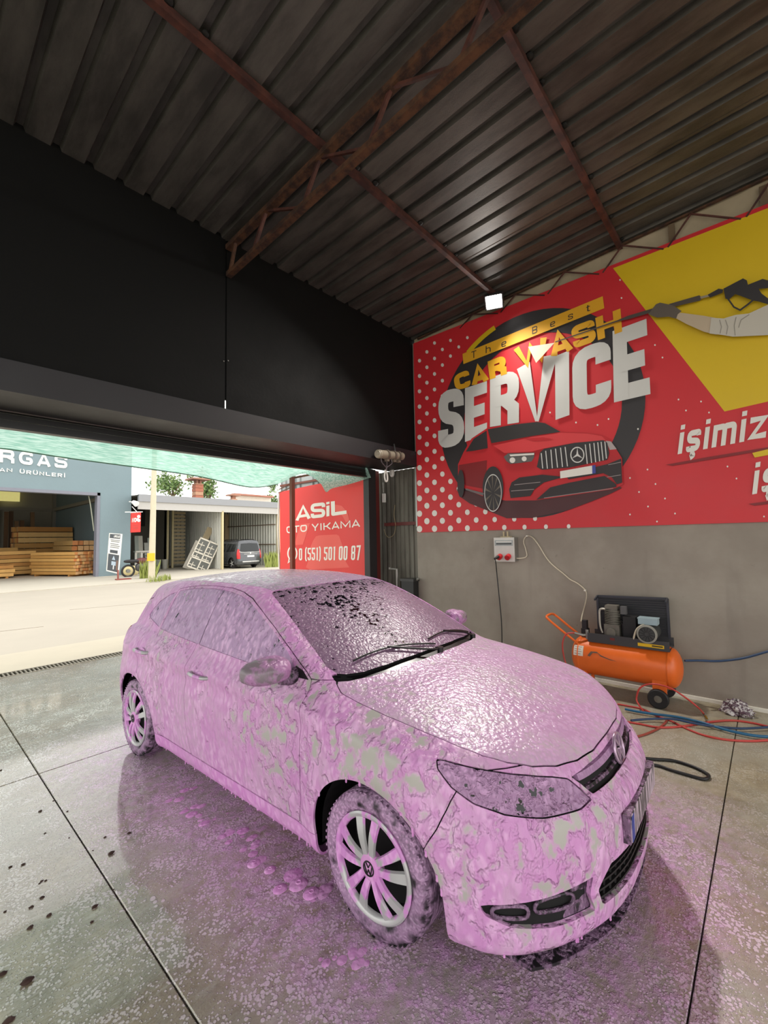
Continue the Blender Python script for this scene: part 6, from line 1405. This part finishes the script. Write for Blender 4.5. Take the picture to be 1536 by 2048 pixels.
mb = MB(); mb.tube([(p.x+.62, 25.2, .30), (p.x+.48, 25.2, .75), (p.x+.40, 25.2, 1.0)], .035, 8); mb.build('fork', STEEL, BK, 60); mb = MB(); mb.tube([(p.x+.34, 24.85, 1.06), (p.x+.40, 25.0, 1.02), (p.x+.40, 25.4, 1.02), (p.x+.34, 25.55, 1.06)], .02, 8); mb.build('handlebar', KB, BK, 60)
p = at(260, 1150, 2, 0); tag(ellipsoid((p.x, p.y, .22), (.42, .36, .30), e=.8).build('pale_boulder', M('boulder_cream', (214, 200, 150), .85, bump=.02, bs=8), None, 50), 'pale yellow boulder on the pavement below the motorbike', 'stone')
# ---- parked van ------------------------------------------------------------------
def van_field(x, y, z):
    s = np.abs(y); zz = np.clip(z, 0, 2)
    wv = np.interp(zz, [.2, .4, .9, 1.1, 1.85], [.84, .90, .92, .90, .72]); sd = s-wv
    rear = (-2.2+np.interp(zz, [.2, .45, .9, 1.0, 1.8], [.10, -.02, .03, .06, .22])+.10*(s/.9)**4-x)*.95
    front = (x-np.interp(zz, [.2, .7, .95, 1.1, 1.8], [2.1, 2.15, 1.75, 1.05, .35]))*.7
    top = z-(1.83-.05*(s/.7)**2-np.clip(x-.2, 0, 3)*.12); r_ = smax(smax(sd, top, .12), smax(rear, front, .06), .10); return smax(r_, .24-z, .04)
vV, vQ = nets(van_field, (-2.4, -1.0, .15), (2.3, 1.0, 1.95), .05); vV = relax(van_field, vV, 3); van_m = (vV, tris(vQ))
vp = at(493, 1131, 2, 0)
van = thing('parked_van', 'dark grey family van parked under the open shed, seen from behind', 'van', (15.35, 27.55, 0), R(93), local=True); VG = M('van_grey', (84, 86, 90), .25, .3, var=.05, coat=.6)
for xc in (-1.38, 1.38): _, van_m = cut(van_m, lambda x, y, z, xc=xc: np.maximum(np.hypot(x-xc, z-.33)-.38, .55-np.abs(y)))
VS = Shell(van_m); vglass = M('van_glass', (30, 34, 36), .06)
rwin = VS.take(lambda x, y, z: np.maximum(sdpoly(np.abs(y), z, [(-.3, 1.06), (.68, 1.06), (.72, 1.14), (.62, 1.58), (-.3, 1.63)]), x+1.7), .004)
swin = [VS.take(lambda x, y, z, P=P: np.maximum(sdpoly(x, z, P), .5-np.abs(y)), .004) for P in ([(-1.75, 1.10), (-1.75, 1.55), (-.75, 1.60), (-.75, 1.06)], [(-.62, 1.06), (-.62, 1.60), (.25, 1.58), (.95, 1.06)])]
tl = VS.take(lambda x, y, z: np.maximum(sdpoly(np.abs(y), z, [(.74, .62), (.74, 1.2), (.80, 1.25), (1.1, 1.25), (1.1, .62)]), x+1.98), .003)
panel('body', VS.rest, VG, van, .01, 50); panel('rear_window', shift(rwin, .004), vglass, van, 0); [panel('tail_lamp', cut(tl, lambda x, y, z: y)[k], M('van_red_lamp', (206, 40, 40), .2), van, 0) for k in (0, 1)]
for m_ in swin:
    for k in (0, 1): panel('side_window', shift(cut(m_, lambda x, y, z: y)[k], .004), vglass, van, 0)
mb = MB(); mb.tube(spline([(-2.10, .66, 1.04), (-2.02, .74, 1.16), (-1.95, .66, 1.60), (-1.93, 0, 1.68), (-1.95, -.66, 1.60), (-2.02, -.74, 1.16), (-2.10, -.66, 1.04), (-2.14, 0, 1.02)], 5, True), .028, 6, True); mb.build('silver_window_frame', M('van_silver', (206, 206, 204), .3, .3), van, 60)
mb = MB(); mb.bb((-2.235, -.62, .40), (-2.16, .62, .47)); mb.build('bumper_trim', M('van_silver', (206, 206, 204), .3, .3), van); mb = MB(); mb.bb((-2.20, -.26, .72), (-2.15, .26, .83)); mb.build('number_plate', WL, van); mb = MB(); mb.bb((-2.19, -.5, .90), (-2.14, .5, .925)); mb.build('tailgate_strip', M('van_silver', (206, 206, 204), .3, .3), van)
mb = MB(); c_ = Vector((-2.165, 0, .975)); mb.add([c_+Vector((0, .04, -.04)), c_+Vector((0, -.04, -.04)), c_+Vector((0, -.03, .04)), c_+Vector((0, .03, .04))], [(0, 1, 2, 3)]); mb.build('badge', WL, van)
for yy in (-.6, .6): mb = MB(); mb.tube([(-1.7, yy, 1.80), (-1.6, yy, 1.86), (-.2, yy, 1.86), (-.1, yy, 1.80)], .02, 6); mb.build('roof_rail', KB, van, 60)
for xc in (-1.38, 1.38):
    for sd in (-1, 1):
        mb = MB(); mb.lathe([(.20, .09), (.30, .10), (.33, .07), (.33, -.07), (.30, -.10), (.2, -.09)], (xc, sd*.78, .33), (0, 1, 0), 26); wo = mb.build('wheel', KB, van, 40)
        mb = MB(); mb.lathe([(0, -.05*sd), (.20, .02*sd)], (xc, sd*.80, .33), (0, 1, 0), 20); mb.build('wheel_disc', DKB, wo)
        for k in range(5): a = 2*math.pi*k/5; mb = MB(); mb.bar((xc, sd*.87, .33), (xc+.2*math.cos(a), sd*.87, .33+.2*math.sin(a)), .05, .02, up=(0, 1, 0)); mb.build('wheel_spoke', M('van_silver', (206, 206, 204), .3, .3), wo)
mb = MB(); mb.bb((-1.9, -.8, .2), (1.9, .8, .9)); mb.build('underbody', BLACK_IN, van)
# ---- chimneys, far roof, trees, weeds ------------------------------------------------
def chimney(px0, px1, pyt, Y, capw):
    a, b_ = at(px0, 1000, 1, Y), at(px1, 1000, 1, Y); zt = at(px0, pyt, 1, Y).z; w_ = b_.x-a.x; BR_ = M('chimney_brick', (190, 120, 96), .8, var=.2, vs_=6); BR2 = M('chimney_brick_pale', (206, 160, 130), .8, var=.2, vs_=6)
    mb = MB(); mb.bb((a.x-capw, Y-capw, zt+.25), ((b_.x+capw), Y+w_+capw, zt+.36)); mb.bb((a.x+.1, Y+.1, zt-.02), (a.x+.25, Y+w_-.1, zt+.26)); mb.bb((b_.x-.25, Y+.1, zt-.02), (b_.x-.1, Y+w_-.1, zt+.26)); T = mb.build('chimney', M('cap_rust', (176, 130, 110), .8), SH)
    z = 4.4; k = 0
    while z < zt-.05:
        mb = MB(); hh = min(.26, zt-z); o = .012*(k % 2); mb.bb((a.x+o, Y, z), (b_.x-o, Y+w_, z+hh-.02)); mb.build('brick_course', BR_ if k % 3 else BR2, T); z += .26; k += 1
chimney(391, 407, 966, 31, .35); chimney(464, 475, 997, 34, .2)
T = thing('far_roof', 'low far roof with a reddish edge behind the shed', 'roof', tuple(at(470, 990, 1, 40))); mb = MB(); a, b_ = at(466, 988, 1, 40), at(545, 994, 1, 40); mb.bar(a, b_, .6, .14); mb.build('roof_edge', M('far_roof_red', (176, 120, 104), .8), T); mb = MB(); mb.bar(a+Vector((0, .5, -.8)), b_+Vector((0, .5, -.8)), .4, 1.5); mb.build('wall', M('far_wall', (226, 222, 212), .8), T)
LF = [M('leaf_'+k, c, .7, var=.2, vs_=2) for k, c in (('a', (104, 132, 74)), ('b', (128, 152, 92)), ('c', (86, 112, 66)))]
def tree(px, pyb, Y, rx, rz_, lab, seed, nb=900, py0=None):
    r_ = np.random.default_rng(seed); c = at(px, pyb, 1, Y); T = thing('far_tree', lab, 'tree', (c.x, Y, 0), group='trees beyond the sheds')
    mb = MB(); mb.cyl((c.x, Y, 0), (c.x, Y, c.z), .25, .10, 8); 
    for k in range(5): a = 2*math.pi*k/5; mb.cyl((c.x, Y, c.z-rz_*.6), (c.x+rx*.6*math.cos(a), Y+rx*.6*math.sin(a), c.z+rz_*.3*math.sin(3*a)), .08, .03, 6)
    mb.build('trunk', M('bark', (110, 94, 76), .9), T, 50)
    cl = [(r_.normal(0, .45, 3)*np.array([rx, rx, rz_])) for _ in range(9)]
    for m_ in range(3):
        mb = MB()
        for k in range(nb//3):
            q = np.array(c)+cl[r_.integers(9)]+r_.normal(0, .20, 3)*np.array([rx, rx, rz_]); s_ = r_.uniform(.10, .22); u = r_.normal(0, 1, 3); u /= np.linalg.norm(u); v = np.cross(u, r_.normal(0, 1, 3)); v /= np.linalg.norm(v)
            mb.add([q-u*s_, q+v*s_*.6, q+u*s_, q-v*s_*.6], [(0, 1, 2, 3)])
        mb.build('foliage', LF[m_], T, kind='stuff')
tree(346, 972, 46, 1.8, 1.9, 'loose green tree standing left of the tall chimney', 1); tree(417, 978, 48, 1.4, 2.0, 'green tree standing right behind the tall chimney', 2); tree(550, 1000, 44, 1.4, 1.9, 'pale tree beside the red fence banner', 3)
def weeds(px, py, Y, n, rad, hgt, lab, seed):
    r_ = random.Random(seed); p = at(px, py, 2, 0) if Y is None else at(px, py, 1, Y); y = p.y; T = thing('weed_clump', lab, 'weeds', (p.x, y, 0)); mb = MB()
    for k in range(n):
        a = r_.uniform(0, 6.28); d = rad*math.sqrt(r_.random()); b0 = Vector((p.x+d*math.cos(a), y+d*math.sin(a)*.5, 0)); l = Vector((r_.uniform(-.3, .3), r_.uniform(-.3, .3), 1))*hgt*r_.uniform(.5, 1.1); w_ = Vector((r_.uniform(-1, 1), r_.uniform(-1, 1), 0)).normalized()*.03*hgt*2
        mb.add([b0-w_, b0+w_, b0+l*.6+w_*.7, b0+l, b0+l*.6-w_*.7], [(0, 1, 2, 3, 4)])
    mb.build('blades', M('weed_green', (150, 160, 84), .8, var=.25, vs_=2), T, kind='stuff')
weeds(296, 1156, None, 150, .38, .9, 'tall weeds growing at the foot of the utility pole', 4); weeds(328, 1160, None, 60, .35, .3, 'low weeds on the kerb right of the utility pole', 5); weeds(556, 1133, 25.0, 400, .95, 1.0, 'bright green weeds growing beside the parked van', 6); weeds(312, 1163, None, 60, .45, .3, 'low yellowish weeds along the kerb at the pole', 7)
# ================================================================== lumps of foam fallen on the floor
fm = MB(); rr = random.Random(11)
for k in range(34):
    f = rr.random(); px, py = 352+f*290+rr.uniform(-26, 26), 1580+f*215+rr.uniform(-24, 26); p = at(px, py, 2, 0); s_ = rr.uniform(.008, .030)*(1.2 if f > .75 else .8)
    e = ellipsoid((p.x, p.y, 0), (s_*1.6, s_*rr.uniform(.9, 1.5), s_*.16), 10, 6); fm.add(e.V, e.F)
for px, py, s_ in ((597, 1769, .040), (623, 1787, .036), (560, 1778, .03), (540, 1740, .026), (508, 1727, .03)):
    p = at(px, py, 2, 0); e = ellipsoid((p.x, p.y, .0), (s_*1.25, s_*1.05, s_*.30), 14, 8); fm.add(e.V, e.F); fm.tube([(p.x+s_*.3*math.cos(a), p.y+s_*.3*math.sin(a), s_*.29) for a in [2*math.pi*i/12 for i in range(12)]], s_*.09, 6, True)
for k in range(14):
    px, py = rr.uniform(630, 760), rr.uniform(1885, 1930); p = at(px, py, 2, 0); s_ = rr.uniform(.006, .018); e = ellipsoid((p.x, p.y, 0), (s_*1.6, s_*1.3, s_*.18), 8, 5); fm.add(e.V, e.F)
tag(fm.build('fallen_foam', F_PINK, None, 60, 'stuff'), 'lumps of bright pink foam fallen on the wet floor along the car sill', 'foam')
